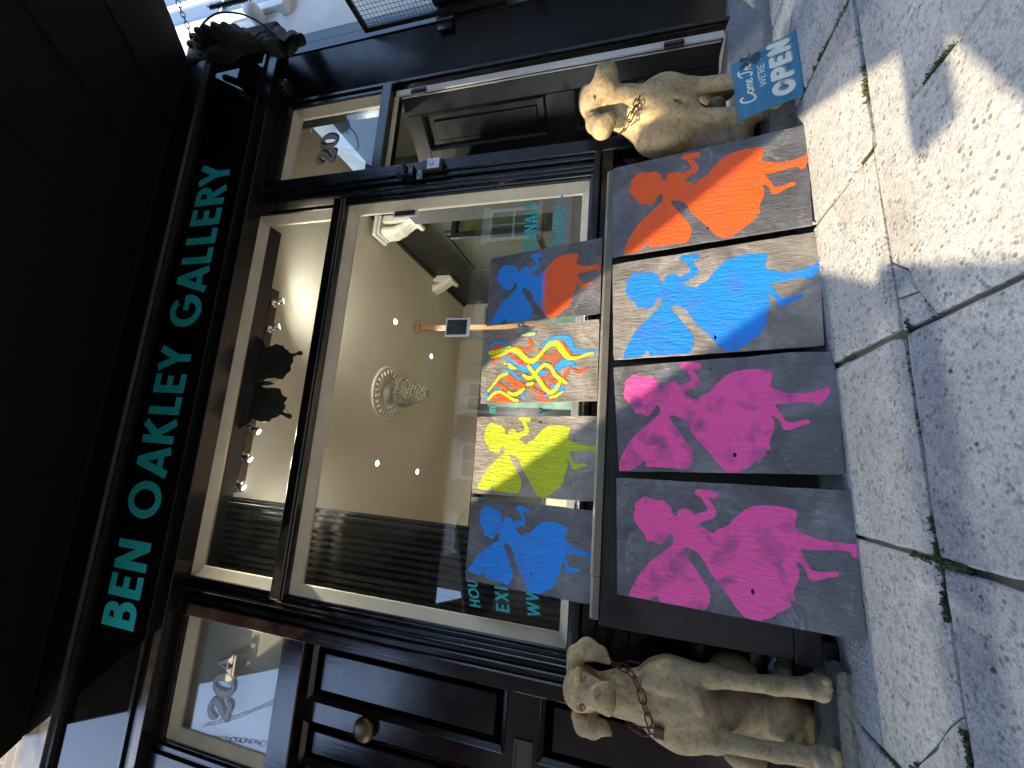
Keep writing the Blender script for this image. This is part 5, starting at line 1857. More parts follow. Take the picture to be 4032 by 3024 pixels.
e = [Rp(262, 540, 1.85), Rp(300, 600, 1.83), Rp(355, 630, 1.81), Rp(402, 585, 1.80)]
for (p, q, r0, r1) in zip(e, e[1:], (.030, .044, .050), (.044, .052, .040)): F.cone(p, q, r0, r1, .012)
F.cut(Rp(470, 600, 1.86), (.05, .03, .02), .02)
F.groove(Rp(240, 515, 1.795), Rp(420, 480, 1.778), .010, .014)
# neck and chest
F.cone(Rp(400, 470, 1.89), Rp(560, 480, 1.88), .074, .090, .03)
F.cone(Rp(560, 480, 1.88), Rp(760, 530, 1.90), .098, .135, .04)
F.ell(Rp(840, 545, 1.92), (.165, .115, .150), .05)
F.ell(Rp(980, 560, 1.92), (.135, .10, .10), .05)
F.ell(Rp(860, 330, 1.90), (.060, .080, .10), .04)
F.ell(Rp(850, 740, 1.91), (.070, .085, .12), .04)
F.ell(Rp(1120, 800, 1.99), (.085, .08, .16), .05)
F.cone(Rp(620, 420, 1.80), Rp(900, 330, 1.835), .014, .020, .03)
F.cone(Rp(640, 520, 1.79), Rp(980, 500, 1.825), .014, .016, .03)
F.groove(Rp(780, 400, 1.80), Rp(1000, 430, 1.82), .006, .03)
for b in (400, 440, 560): F.groove(Rp(500, b, 1.808), Rp(600, b + 20, 1.795), .003, .012)
# legs
F.cone(Rp(880, 310, 1.90), Rp(1080, 305, 1.885), .056, .044, .035)
F.cone(Rp(1080, 305, 1.885), Rp(1420, 250, 1.87), .040, .031, .02)
F.cone(Rp(1420, 250, 1.87), Rp(1700, 215, 1.865), .031, .034, .015)
F.cone(Rp(900, 620, 1.90), Rp(1120, 560, 1.885), .062, .046, .035)
F.cone(Rp(1120, 560, 1.885), Rp(1440, 530, 1.87), .042, .034, .02)
F.cone(Rp(1440, 530, 1.87), Rp(1700, 500, 1.865), .034, .036, .015)
F.ell(Rp(1760, 205, 1.84), (.044, .06, .036), .015)
F.ell(Rp(1760, 490, 1.84), (.044, .06, .036), .015)
F.ell(Rp(1290, 480, 1.99), (.045, .06, .045), .02)
F.ell(Rp(1300, 790, 1.985), (.085, .085, .13), .04)
F.ell(Rp(1480, 700, 1.94), (.10, .08, .06), .04)
F.ell(Rp(1300, 330, 2.0), (.05, .07, .09), .03)
dogR = thing('dog_statue', 'weathered buff stone dog with its head turned right behind the blue sign', 'statue', (1.6, 1.92, 0.1), 'stone dogs guarding the shop')
put('dog_body', F.mesh('dog_body'), MAT['dog_buff'], dogR)
rough_block('plinth', [(1.42, 1.80), (1.87, 1.79), (1.92, 1.935), (1.42, 1.96)], None, lambda x, y: 0.185, MAT['plinth'], dogR, 9)
cr_ = thing('chain_collar', 'rusty chain round the neck of the dog by the blue sign', 'chain', tuple(Rp(620, 450, 1.8)), 'rusty chain collars')
path = [Rp(690, 255, 1.90), Rp(670, 285, 1.872), Rp(665, 330, 1.815), Rp(650, 400, 1.782), Rp(620, 470, 1.770), Rp(590, 540, 1.768), Rp(560, 610, 1.775), Rp(525, 665, 1.805), Rp(480, 690, 1.85)]
chain(path, cr_, MAT['rust'], .0060, .050, .024)
m = MB(); m.tube([Rp(690, 255, 1.90), Rp(672, 285, 1.868), Rp(690, 300, 1.86)], .006, 8); m.build('shackle', MAT['rust'], cr_)
# ================================================================== INSIDE THE GALLERY
CZ = 3.35


def setting(mb, name, mat):
    o = mb.build(name, MAT[mat]); tag(o, kind='structure'); return o


m = MB(); m.box(-2.6, 2.6, 2.205, 6.6, CZ, CZ + .1); setting(m, 'ceiling', 'ceiling')
m = MB(); m.box(-2.6, 2.8, 2.205, 6.6, 0.0, 0.05); setting(m, 'floor', 'floorboards')
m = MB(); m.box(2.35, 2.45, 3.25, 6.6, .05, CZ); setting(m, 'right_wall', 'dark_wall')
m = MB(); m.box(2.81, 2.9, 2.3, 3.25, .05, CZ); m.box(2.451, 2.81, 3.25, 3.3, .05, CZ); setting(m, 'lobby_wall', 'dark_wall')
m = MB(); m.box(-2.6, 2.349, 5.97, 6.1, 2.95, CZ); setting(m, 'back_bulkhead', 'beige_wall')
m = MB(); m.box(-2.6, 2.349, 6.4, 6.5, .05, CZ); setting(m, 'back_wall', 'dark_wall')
m = MB(); m.box(2.31, 2.349, 3.25, 5.96, CZ - .035, CZ); setting(m, 'picture_rail', 'dark_wall')

# left wall, clad in black upright ribs, running back at a slant
lw0, lw1 = Vector((-0.385, 2.30)), Vector((-1.36, 6.4))
dv = (lw1 - lw0).normalized(); nv = Vector((-dv.y, dv.x))
m = MB(); m.prism([tuple(lw0), tuple(lw1), tuple(lw1 + nv * .1), tuple(lw0 + nv * .1)], 'z', .05, CZ)
lw = setting(m, 'left_wall', 'black')
rib = MB(); rib.box(0, .030, -.016, 0, .06, CZ - .01)
rme = rib.mesh('wall_rib'); rme.materials.append(MAT['rib'])
Ln = (lw1 - lw0).length
for i in range(int(Ln / .05)):
    o = bpy.data.objects.new('wall_rib', rme)
    COL.objects.link(o); o.parent = lw
    p = lw0 + dv * (i * .05 + .01)
    o.matrix_basis = Matrix.Translation((p.x, p.y, 0)) @ Matrix.Rotation(math.atan2(dv.y, dv.x), 4, 'Z')
# the ribbed return that closes the window bay on the left
m = MB(); m.box(-2.6, -0.95, 2.19, 2.2049, .05, CZ); setting(m, 'side_hall_wall', 'ceiling')
m = MB(); m.box(-0.93, -0.80, 2.206, 2.30, .05, CZ); m.box(-0.80, -0.385, 2.30, 2.34, .05, CZ)
bw = setting(m, 'window_return', 'black')
for i in range(11):
    o = bpy.data.objects.new('wall_rib', rme)
    COL.objects.link(o); o.parent = bw
    o.matrix_basis = Matrix.Translation((-0.80 + i * .038, 2.299, 0)) @ Matrix.Scale(.6, 4, (1, 0, 0))
m = MB(); m.box(-1.70, -1.66, 2.21, 4.5, .05, CZ); m.box(-0.998, -0.94, 2.21, 4.5, .05, CZ); m.box(-1.66, -0.998, 4.4, 4.5, .05, CZ); setting(m, 'hall_wall', 'ceiling')
m = MB(); m.box(1.66, 1.70, 2.206, 2.6, .05, 2.3); setting(m, 'door_return_wall', 'dark_wall')

# ceiling rose and crystal chandelier
rc = Vector((0.62, 4.15, CZ))
rose = thing('ceiling_rose', 'white plaster ceiling rose with a ring of raised leaves', 'ceiling rose', tuple(rc))
m = MB(); m.lathe([(.30, 0), (.305, -.012), (.295, -.024), (.275, -.022), (.268, -.012), (.19, -.012), (.18, -.024), (.165, -.026), (.155, -.016), (.10, -.02), (.06, -.035), (.03, -.04), (.005, -.042)], rc, 48)
m.build('rose_plate', MAT['plaster'], rose, smooth=True)
m = MB(); m.lathe([(.001, 0), (.018, -.006), (.022, -.014), (.012, -.022), (.001, -.024)], (0, 0, 0), 8)
leaf = m.mesh('rose_leaf'); leaf.materials.append(MAT['plaster'])
leaf.polygons.foreach_set('use_smooth', [True] * len(leaf.polygons))
for i in range(24):
    q = 2 * PI * i / 24
    o = bpy.data.objects.new('rose_leaf', leaf); COL.objects.link(o); o.parent = rose
    o.matrix_basis = Matrix.Translation((.228 * math.cos(q), .228 * math.sin(q), -.010)) @ Matrix.Rotation(q, 4, 'Z') @ Matrix.Diagonal((1.7, .8, 1, 1))
ch = thing('chandelier', 'crystal basket chandelier hanging under the white ceiling rose', 'chandelier', (rc.x + .04, rc.y + .05, CZ - .1))
cc = Vector((rc.x + .03, rc.y + .06, 0))
m = MB(); m.tube([(cc.x, cc.y, CZ - .04), (cc.x, cc.y, CZ - .14)], .006, 8)
for z, r in ((CZ - .13, .155), (CZ - .20, .16)): m.tube([(cc.x + r * math.cos(q), cc.y + r * math.sin(q), z) for q in [2 * PI * i / 32 for i in range(33)]], .006, 6, cap=False)
for i in range(6):
    q = PI * i / 3
    m.tube([(cc.x, cc.y, CZ - .06), (cc.x + .09 * math.cos(q), cc.y + .09 * math.sin(q), CZ - .10), (cc.x + .155 * math.cos(q), cc.y + .155 * math.sin(q), CZ - .13)], .004, 6)
m.build('chandelier_frame', MAT['iron'], ch)
crys = simple('smoky crystal', (.30, .27, .22), .12, .0, var=.4, spec=1.0)
m = MB()
for j in range(11):
    z = CZ - .14 - j * .030
    r = .158 * math.cos(min(1.5, j / 11 * 1.42)) if j > 2 else .158
    n_ = max(5, int(r * 2 * PI / .020))
    for i in range(n_):
        q = 2 * PI * (i + .5 * (j % 2)) / n_
        s_ = rnd.uniform(.009, .013)
        c = Vector((cc.x + r * math.cos(q), cc.y + r * math.sin(q), z + rnd.uniform(-.004, .004)))
        m.add([c + Vector((0, 0, s_ * 1.5)), c + Vector((s_, 0, 0)), c + Vector((0, s_, 0)), c + Vector((-s_, 0, 0)), c + Vector((0, -s_, 0)), c - Vector((0, 0, s_ * 1.7))],
              [(0, 1, 2), (0, 2, 3), (0, 3, 4), (0, 4, 1), (5, 2, 1), (5, 3, 2), (5, 4, 3), (5, 1, 4)])
m.build('crystal_drops', crys, ch)['kind'] = 'stuff'

# recessed downlights, lit
lit = emit_mat('warm lamp glow', (1.0, .82, .52), 9.0)
dls = [(1.44, 4.12, 'right row, in front of the rose'), (1.28, 5.07, 'right row, towards the back'), (-0.14, 4.12, 'left row, in front of the rose'), (-0.23, 5.04, 'left row, towards the back'), (1.57, 3.20, 'right row, at the window'), (-0.08, 3.19, 'left row, at the window')]
for x, y, w in dls:
    d = thing('downlight', 'small lit ceiling downlight of the ' + w, 'ceiling light', (x, y, CZ), 'ceiling downlights')
    m = MB(); m.lathe([(.028, -.002), (.043, -.002), (.045, -.006), (.040, -.010), (.028, -.008)], (x, y, CZ), 24); m.build('trim_ring', MAT['chrome'], d, smooth=True)
    m = MB(); m.lathe([(.030, -.0085), (.026, -.0125), (.001, -.0130)], (x, y, CZ), 20); m.build('lamp', lit, d)
    L = bpy.data.lights.new('lamp', 'SPOT'); L.energy = 42; L.color = (1, .97, .92); L.spot_size = 2.3; L.spot_blend = .8; L.shadow_soft_size = .03
    lo = bpy.data.objects.new('lamp_light', L); COL.objects.link(lo); lo.location = (x, y, CZ - .03)
    lo.parent = d; lo.matrix_parent_inverse = Matrix.Translation(-Vector((x, y, CZ)))

# beam with five chrome spotlights just inside the transom
m = MB(); m.box(-0.36, 1.12, 2.41, 2.48, CZ - .04, CZ - .0005)
tb = tag(m.build('track_beam', MAT['track'], bevel=.004), 'brown wooden beam carrying the chrome spotlights inside the window top', 'beam')
m = MB(); m.box(-0.80, 1.50, 2.215, 2.32, 3.215, CZ - .0005); tag(m.build('blind_box', MAT['plastic_black'], bevel=.006), 'black blind box along the top of the shop window', 'blind box')
sp = [((1345, 0), 597, 652), ((0, 0), 588, 708), ((0, 0), 546, 926), ((0, 0), 528, 986), ((0, 0), 514, 1046)]
names = ['rightmost, angled to the ceiling', 'second from the right', 'half behind the butterfly', 'second from the left', 'leftmost, with its lamp glowing']
for i, (_, X, Y) in enumerate(sp):
    c = at(X, Y, 2.39)
    t = thing('spotlight', 'chrome tube spotlight on the beam, ' + names[i], 'spotlight', tuple(c), 'chrome spotlights on the beam')
    aim = Vector((0.30, .5, -.55)).normalized() if i < 2 else Vector((.35, .45, -.5)).normalized()
    if i >= 2: aim = Vector((-.35, .3, -.75)).normalized()
    rot = aim.to_track_quat('Z', 'Y').to_matrix().to_4x4()
    m = MB(); m.lathe([(.006, -.040), (.022, -.040), (.0245, -.032), (.0245, -.008), (.023, -.006), (.023, 0), (.0245, .002), (.0245, .045), (.022, .047)], (0, 0, 0), 20)
    m.v = [tuple(Matrix.Translation(c) @ rot @ Vector(q)) for q in m.v]; m.build('lamp_tube', MAT['chrome'], t, smooth=True)
    m = MB(); m.lathe([(.019, .0475), (.019, .0485)], (0, 0, 0), 16); m.v = [tuple(Matrix.Translation(c) @ rot @ Vector(q)) for q in m.v]; m.build('lamp', lit, t)
    m = MB(); bt = Vector((c.x - .0, 2.445, CZ - .042)); m.tube([bt, c - aim * .01], .006, 8); m.lathe([(.022, 0), (.022, -.008)], bt, 16); m.build('bracket', MAT['chrome'], t)
    L = bpy.data.lights.new('lamp', 'SPOT'); L.energy = 22 if i < 2 else 45; L.color = (1, .93, .80); L.spot_size = 2.9; L.spot_blend = 1.0; L.shadow_soft_size = .02
    lo = bpy.data.objects.new('lamp_light', L); COL.objects.link(lo); lo.location = c + aim * .06
    lo.rotation_euler = aim.to_track_quat('-Z', 'Y').to_euler(); lo.parent = t; lo.matrix_parent_inverse = Matrix.Translation(-c)

# butterfly cut-out hung in the transom
yb = 2.30


def bfp(a, b): return at(*crop(a, b, 860, 1260, .27737), yb)


BR = [(495, 860), (430, 790), (375, 640), (340, 500), (325, 380), (340, 270), (380, 215), (440, 190), (520, 210), (600, 245), (650, 285), (690, 310), (715, 360), (720, 415), (760, 395), (830, 375), (880, 355), (930, 380), (965, 375), (985, 425), (1025, 440), (1060, 485), (1130, 485), (1190, 452), (1225, 455), (1238, 480), (1215, 512), (1150, 510), (1090, 520), (1088, 600), (1045, 650), (1045, 718), (975, 770), (930, 830), (905, 845), (800, 825), (700, 830), (630, 850), (590, 855)]
BL2 = [(590, 950), (640, 960), (720, 965), (810, 965), (880, 975), (905, 1040), (925, 1075), (990, 1105), (985, 1135), (950, 1180), (975, 1215), (975, 1250), (945, 1300), (1000, 1335), (1060, 1335), (1085, 1370), (1070, 1410), (1030, 1405), (960, 1360), (915, 1350), (870, 1390), (800, 1410), (770, 1455), (720, 1445), (680, 1455), (610, 1440), (535, 1410), (520, 1450), (450, 1510), (380, 1550), (280, 1600), (160, 1640), (100, 1590), (95, 1490), (120, 1400), (200, 1270), (280, 1130), (380, 1010), (490, 920)]
bf = thing('butterfly_ornament', 'large dark swallowtail butterfly ornament hanging in the transom window', 'ornament', tuple(bfp(560, 900)))
for nm, poly in (('wing', BR), ('wing', BL2)):
    pts = [bfp(a, b) for a, b in poly]
    ax = bfp(560, 900)
    m = plate([(p.x, p.z) for p in pts], [], lambda u, v, t: Vector((u, yb - abs(u - ax.x) * .12 + t, v)), .004)
    w = m.build(nm, MAT['butterfly'], bf)
    # veins
    v_ = MB()
    for k in range(0, len(poly), 3):
        e_ = bfp(*poly[k]); 
        v_.tube([Vector((ax.x, yb - .002, ax.z)), Vector((e_.x, yb - .003 - abs(e_.x - ax.x) * .12, e_.z))], .0018, 5)
    v_.build('wing_vein', MAT['butterfly'], w)
m = MB(); a, b = bfp(470, 890), bfp(800, 903)
m.lathe([(.002, 0), (.012, .02), (.016, .05), (.012, .07), (.017, .10), (.014, .15), (.006, .19), (.001, .205)], (0, 0, 0), 14)
d = (b - a); sc_ = d.length / .205; rot = d.to_track_quat('Z', 'Y').to_matrix().to_4x4()
m.v = [tuple(Matrix.Translation(a) @ rot @ (Vector(q) * sc_)) for q in m.v]; m.build('body', MAT['butterfly'], bf, smooth=True)
m = MB(); top = Vector((a.x, yb, 3.25)); m.tube([a, (a.x, yb, 3.22)], .0015, 5); m.build('hanging_wire', MAT['iron'], bf)

# pale plaster corbels on the dark wall
for (X, Y, lab) in ((862, 482, 'nearer white plaster scroll corbel on the dark right wall'), (948, 608, 'further white plaster scroll corbel on the dark right wall')):
    d = Vector(sight(X, Y)); t_ = 2.30 / d.x; c = Vector((2.30, d.y * t_, d.z * t_ + CAM_H))
    cb = thing('corbel', lab, 'corbel', tuple(c), 'plaster corbels in the gallery')
    m = MB(); m.box(2.12, 2.349, c.y - .115, c.y + .115, c.z + .18, c.z + .22); m.box(2.14, 2.349, c.y - .10, c.y + .10, c.z + .15, c.z + .1795); m.build('cap', MAT['plaster'], cb, bevel=.008)
    G = Field((2.06, c.y - .16, c.z - .27), (2.36, c.y + .16, c.z + .16), .008)
    pts = [(2.19, c.z + .10, .055), (2.185, c.z + .03, .050), (2.215, c.z - .05, .042), (2.26, c.z - .12, .034), (2.30, c.z - .19, .028)]
    for (xa, za, ra), (xb, zb, rb_) in zip(pts, pts[1:]):
        for oy in (-.045, 0, .045): G.cone((xa, c.y + oy, za), (xb, c.y + oy * .9, zb), ra, rb_, .012)
    G.box((2.31, c.y, c.z - .03), (.04, .085, .17), .01, .02)
    for k in range(7):
        u = k / 6
        xx, zz = 2.145 + .13 * u, c.z + .11 - .27 * u
        for oy in (-.052, -.018, .018, .052): G.ell((xx, c.y + oy, zz), (.016, .014, .020), .008)
    for oy in (-.035, 0, .035): G.groove((2.13, c.y + oy, c.z + .12), (2.25, c.y + oy, c.z - .16), .005, .01)
    G.cone((2.285, c.y - .10, c.z - .215), (2.285, c.y + .10, c.z - .215), .030, .030, .012)
    put('scroll', G.mesh('scroll'), MAT['plaster'], cb)

# pictures, easel


def picture(name, label, x0, x1, y, z0, z1, fm, im, wall='back', w=.05):
    t = thing(name, label, 'picture', ((x0 + x1) / 2, y, z0))
    m = MB()
    if wall == 'back':
        m.ring(x0, x1, z0, z1, w, y - .03, y); m.build('picture_frame', fm, t, bevel=.004)
        m = MB(); m.box(x0 + w * .8, x1 - w * .8, y - .012, y - .004, z0 + w * .8, z1 - w * .8); m.build('canvas', im, t)
    else:
        m.ring(x0, x1, z0, z1, w, -.03, 0); m.v = [(y + v[1], v[0], v[2]) for v in m.v]; m.build('picture_frame', fm, t, bevel=.004)
        m = MB(); m.box(y - .012, y - .004, x0 + w * .8, x1 - w * .8, z0 + w * .8, z1 - w * .8); m.build('canvas', im, t)
    return t


green_c = simple('murky green painting', (.012, .014, .005), .5, var=.6)
picture('picture', 'large murky olive green canvas on the dark right wall', 3.85, 4.75, 2.345, 1.75, 2.72, MAT['dark_wall'], green_c, 'side', .02)
picture('picture', 'small black framed picture beside the further corbel', 5.02, 5.30, 2.345, 2.22, 2.55, MAT['plastic_black'], simple('sepia print', (.22, .17, .10), .5, var=.4), 'side', .05)
tl = simple('pale sea green painting', (.16, .26, .20), .6, var=.4)
picture('picture', 'black framed sea green painting on the back wall', 0.6, 2.25, 5.90, 1.35, 2.93, MAT['plastic_black'], tl, 'back', .14)
picture('picture', 'pale poster low on the back wall between the slates', -0.6, 0.5, 5.90, .9, 1.9, MAT['plastic_black'], simple('cream poster', (.5, .46, .30), .6, var=.3), 'back', .05)
picture('picture', 'dim green landscape in the doorway lobby', 1.86, 2.75, 3.2, 1.40, 2.30, MAT['plastic_black'], simple('dim landscape', (.03, .04, .01), .5, var=.9), 'back', .05)
es = thing('easel', 'pale pine artist easel standing at the back of the gallery', 'easel', (1.45, 4.6, .05))
yq = 4.6
tp, bt = at(890, 709, yq), at(1010, 712, yq)
m = MB(); m.box(tp.x - .03, tp.x + .03, yq - .02, yq + .02, .45, tp.z); m.build('mast', MAT['pine'], es, bevel=.004)
c = at(905, 709, yq); m = MB(); m.box(c.x - .085, c.x + .085, yq - .035, yq - .0205, c.z - .02, c.z + .02); m.build('clamp', MAT['pine'], es, bevel=.004)
m = MB(); m.box(tp.x - .45, tp.x + .45, yq - .07, yq - .021, .78, .84); m.build('tray', MAT['pine'], es, bevel=.004)
for s_ in (-1, 1):
    m = MB(); m.tube([(tp.x + s_ * .06, yq, 1.95), (tp.x + s_ * .34, yq - .05, .05)], .022, 6); m.build('leg', MAT['pine'], es)
m = MB(); m.tube([(tp.x, yq + .03, 2.0), (tp.x, yq + .7, .05)], .022, 6); m.build('leg', MAT['pine'], es)

# two white bordered photographs stuck to the window glass
for q, lab in (((690.0, 0), 'white bordered dark photograph stuck at the right edge of the window'), ((0, 0), 'white bordered dark photograph stuck in mid window')):
    if q[0]: cs = [crop(a, b, 1344, 0, .6076) for a, b in ((350, 1315), (505, 1295), (492, 1395), (345, 1412))]
    else: cs = [crop(a, b, 1560, 900, .3888) for a, b in ((510, 912), (738, 905), (735, 1090), (508, 1092))]
    P_ = [at(*c, 2.149) for c in cs]
    x0, x1 = min(p.x for p in P_), max(p.x for p in P_); z0, z1 = min(p.z for p in P_), max(p.z for p in P_)
    t = thing('photo_card', lab, 'photograph', ((x0 + x1) / 2, 2.149, z0), 'photographs stuck to the window')
    m = MB(); m.box(x0, x1, 2.1475, 2.1505, z0, z1); m.build('card', MAT['white'], t)
    m = MB(); m.box(x0 + .010, x1 - .010, 2.1466, 2.1474, z0 + .017, z1 - .009); m.build('photo', MAT['photo_dark'], t)
# ================================================================== AWNINGS AND THE NEIGHBOURS


def canvas(name, parent, x0, x1, y_wall, z_wall, slope, s0, s1, sag, nx=2, ns=18, full=1.75):
    """one cloth panel: runs from s0 to s1 metres out from the wall, drooping a little"""
    def P(x, s, off=0): return (x, y_wall - s, z_wall - slope * s - sag * math.sin(PI * min(1, max(0, s) / full)) + off)
    m = MB()
    rows = [[P(x0 + (x1 - x0) * i / nx, s0 + (s1 - s0) * j / ns) for i in range(nx + 1)] for j in range(ns + 1)]
    up = [[(p[0], p[1], p[2] + .004) for p in r] for r in rows]
    W_ = nx + 1
    vs_ = [p for r in rows for p in r] + [p for r in up for p in r]
    n = W_ * (ns + 1)
    fs = []
    for j in range(ns):
        for i in range(nx):
            a = j * W_ + i
            fs += [(a, a + 1, a + W_ + 1, a + W_), (n + a, n + a + W_, n + a + W_ + 1, n + a + 1)]
    for j in range(ns):
        a, b = j * W_, j * W_ + nx
        fs += [(a, a + W_, n + a + W_, n + a), (b, n + b, n + b + W_, b + W_)]
    for i in range(nx):
        a, b = i, ns * W_ + i
        fs += [(a, n + a, n + a + 1, a + 1), (b, b + 1, n + b + 1, n + b)]
    m.add(vs_, fs)
    return m.build(name, MAT['awning'], parent)


AX0, AX1, AY, AZ, ASL, AL = -1.775, 2.80, 1.955, 4.028, 0.73, 1.90
aw = thing('shop_awning', 'black canvas awning stretched out over the gallery front', 'awning', (0.4, AY, AZ))
# unseen hole added to the canvas, shaped to throw sun on the right dog
SX0, SX1, SS0, SS1 = -1.40, -0.50, 1.0, 1.32
canvas('canvas_panel', aw, AX0, SX0, AY, AZ, ASL, -.12, AL, .02)
canvas('canvas_panel', aw, SX0, SX1, AY, AZ, ASL, -.12, SS0, .02)
canvas('canvas_panel', aw, SX0, SX1, AY, AZ, ASL, SS1, AL, .02, ns=8)


def on_canvas(x, s): return Vector((x, AY - s, AZ - ASL * s - .02 * math.sin(PI * s / 1.75)))


sun_hole = [(-1.245, 1.10), (-1.10, 1.075), (-.80, 1.05), (-.63, 1.14), (-.76, 1.195), (-.89, 1.20), (-1.215, 1.25), (-1.17, 1.185)]
plate([(SX0, SS0), (SX1, SS0), (SX1, SS1), (SX0, SS1)], [sun_hole], lambda x, s, t: on_canvas(x, s) + Vector((0, 0, t)), .004).build('sun_hole_panel', MAT['awning'], aw)
for k in range(3): canvas('canvas_panel', aw, SX1 + (AX1 - SX1) * k / 3, SX1 + (AX1 - SX1) * (k + 1) / 3, AY, AZ, ASL, -.12, AL, .02)
fz = AZ - ASL * AL
# unseen cowl added round the vent, leaning the way the sun comes
cw = -SUN_TRAVEL * 0.6
rim = [on_canvas(x, s) + Vector((0, 0, .004)) for x, s in sun_hole]
nv_ = len(rim)
m = MB(); m.add(rim + [p + cw for p in rim], [(i, (i + 1) % nv_, nv_ + (i + 1) % nv_, nv_ + i) for i in range(nv_)]); part(m, 'sun_hole_cowl', 'awning', 0, aw)
m = MB(); m.box(-2.10, AX1 + .05, AY - AL - .14, AY - AL + .005, fz - .02, fz + .035); part(m, 'front_rail', 'iron', .01, aw)
for k in range(9):
    x = AX0 + .5 * k
    if SX0 < x < SX1: continue
    m = MB(); m.tube([(x, AY - s, AZ - ASL * s - .02 * math.sin(PI * s / AL) - .004) for s in [AL * i / 12 for i in range(13)]], .0035, 5)
    part(m, 'seam', 'awning', 0, aw)

nw = thing('neighbour_awning', 'dark canvas awning of the shop to the left', 'awning', (-4.4, AY, AZ))
canvas('canvas_panel', nw, -6.5, -2.47, AY, AZ, ASL, 0, 2.3, .02, full=2.3)
m = MB(); m.box(-6.55, -2.48, AY - 2.4, AY - 2.3, AZ - ASL * 2.3 - .03, AZ - ASL * 2.3 + .04); part(m, 'front_rail', 'iron', .01, nw)
# side wall of the shop to the left, above its awning
nl = thing('rendered_house', 'pale rendered house standing left of the gallery', 'house', (-6, 2.1, 0))
m = MB(); m.box(-12, -3.205, 2.0, 6, -0.6, 7.5); part(m, 'wall', 'render_white', 0, nl)
for a in (-5.2, -8.0):
    m = MB(); m.ring(a, a + 1.0, 4.7, 6.3, .08, 1.96, 2.04); f = part(m, 'window', 'white', .004, nl)
    m = MB(); m.box(a + .07, a + .93, 1.985, 1.999, 4.77, 6.23); part(m, 'pane', 'far_glass', 0, f)

# square parasols added out of view to the left, placed to shade the pavement


def shade_parasol(label, q, rise):
    """q: four canopy corners (x, y), all at one height"""
    ez = 2.25
    ctr = sum(q, Vector((0, 0))) / 4
    p = thing('shade_parasol', label, 'shade_parasol', (ctr.x, ctr.y, 0), 'parasols added to shade the pavement')
    n = len(q)
    m = MB(); m.add([(c.x, c.y, ez) for c in q] + [(ctr.x, ctr.y, ez + rise)] + [(c.x, c.y, ez - .01) for c in q] + [(ctr.x, ctr.y, ez + rise - .015)],
                    [(i, (i + 1) % n, n) for i in range(n)] + [(n + 1 + (i + 1) % n, n + 1 + i, 2 * n + 1) for i in range(n)] + [(i, n + 1 + i, n + 1 + (i + 1) % n, (i + 1) % n) for i in range(n)])
    part(m, 'canopy', 'awning', 0, p)
    m = MB(); m.tube([(ctr.x, ctr.y, -.2), (ctr.x, ctr.y, ez + rise)], .024, 10); part(m, 'pole', 'pine', 0, p)
    for c in q:
        m = MB(); m.tube([(ctr.x, ctr.y, ez + rise - .03), (c.x, c.y, ez - .012)], .010, 6); part(m, 'rib', 'pine', 0, p)
    m = MB(); m.lathe([(.28, 0), (.28, .05), (.05, .09)], (ctr.x, ctr.y, ground_z(ctr.x, ctr.y) - (.0 if ctr.y > -.4 else .12)), 20); part(m, 'base', 'iron', 0, p)


ca, cb_ = Vector((-1.513, .055)), Vector((-1.762, -.049))
d = (ca - cb_).normalized(); nn = Vector((d.y, -d.x))
q0, q1 = ca + d * 1.05, ca - d * .45
shade_parasol('square dark canopy added out of view to shade the near pavement', [q0, q1, q1 + nn * 1.9, q0 + nn * 1.9], .5)
ra, rb = Vector((-2.01, .12)), Vector((-2.12, -.10))
d = (ra - rb).normalized(); nn = Vector((-d.y, d.x))
q0, q1 = ra + d * .35, ra - d * 1.5
shade_parasol('square dark canopy added out of view to shade the left foreground', [q0, q1, q1 + nn * 1.7, q0 + nn * 1.7], .12)

# ------------------------------------------------------------------ house on the right, white upper wall, black shopfront
nr = thing('rendered_house', 'white painted house on the right with a black glossy shopfront', 'house', (4.5, 2.1, 0))
m = MB(); m.box(2.905, 9, 2.06, 6, 1.90, 7.5); part(m, 'wall', 'render_white', 0, nr)
m = MB(); m.box(2.82, 9, 2.10, 2.6, -.2, 1.8995); part(m, 'shop_wall', 'black', 0, nr)
m = MB(); m.box(2.8205, 2.904, 2.06, 2.3, 1.9, 4.0); part(m, 'corner_board', 'blue_black', .004, nr)
m = MB()
for x in (2.95, 3.3, 3.65, 4.0): m.box(x, x + .05, 2.06, 2.0995, .2, 1.85)
m.box(2.95, 6, 2.065, 2.0985, .9, .95)
part(m, 'panel_batten', 'black', .004, nr)
# sash window on the first floor
wx0, wz0 = 3.18, 3.30
m = MB(); m.box(wx0 - .06, wx0 + 1.2, 1.98, 2.059, wz0 - .07, wz0); m.ring(wx0, wx0 + 1.1, wz0 + .002, wz0 + 1.6, .07, 2.02, 2.0595)
m.box(wx0 + .30, wx0 + .325, 2.03, 2.059, wz0 + .07, wz0 + 1.53); m.box(wx0 + .07, wx0 + 1.03, 2.03, 2.0585, wz0 + .6, wz0 + .63)
wf = part(m, 'window', 'white', .004, nr)
m = MB(); m.box(wx0 + .06, wx0 + 1.04, 2.045, 2.052, wz0 + .06, wz0 + 1.54); part(m, 'pane', 'glass', 0, wf)
m = MB(); m.box(wx0 + .06, wx0 + 1.04, 2.0525, 2.0582, wz0 + .06, wz0 + 1.54); part(m, 'blind', simple('pale blind', (.35, .38, .45), .8), 0, wf)
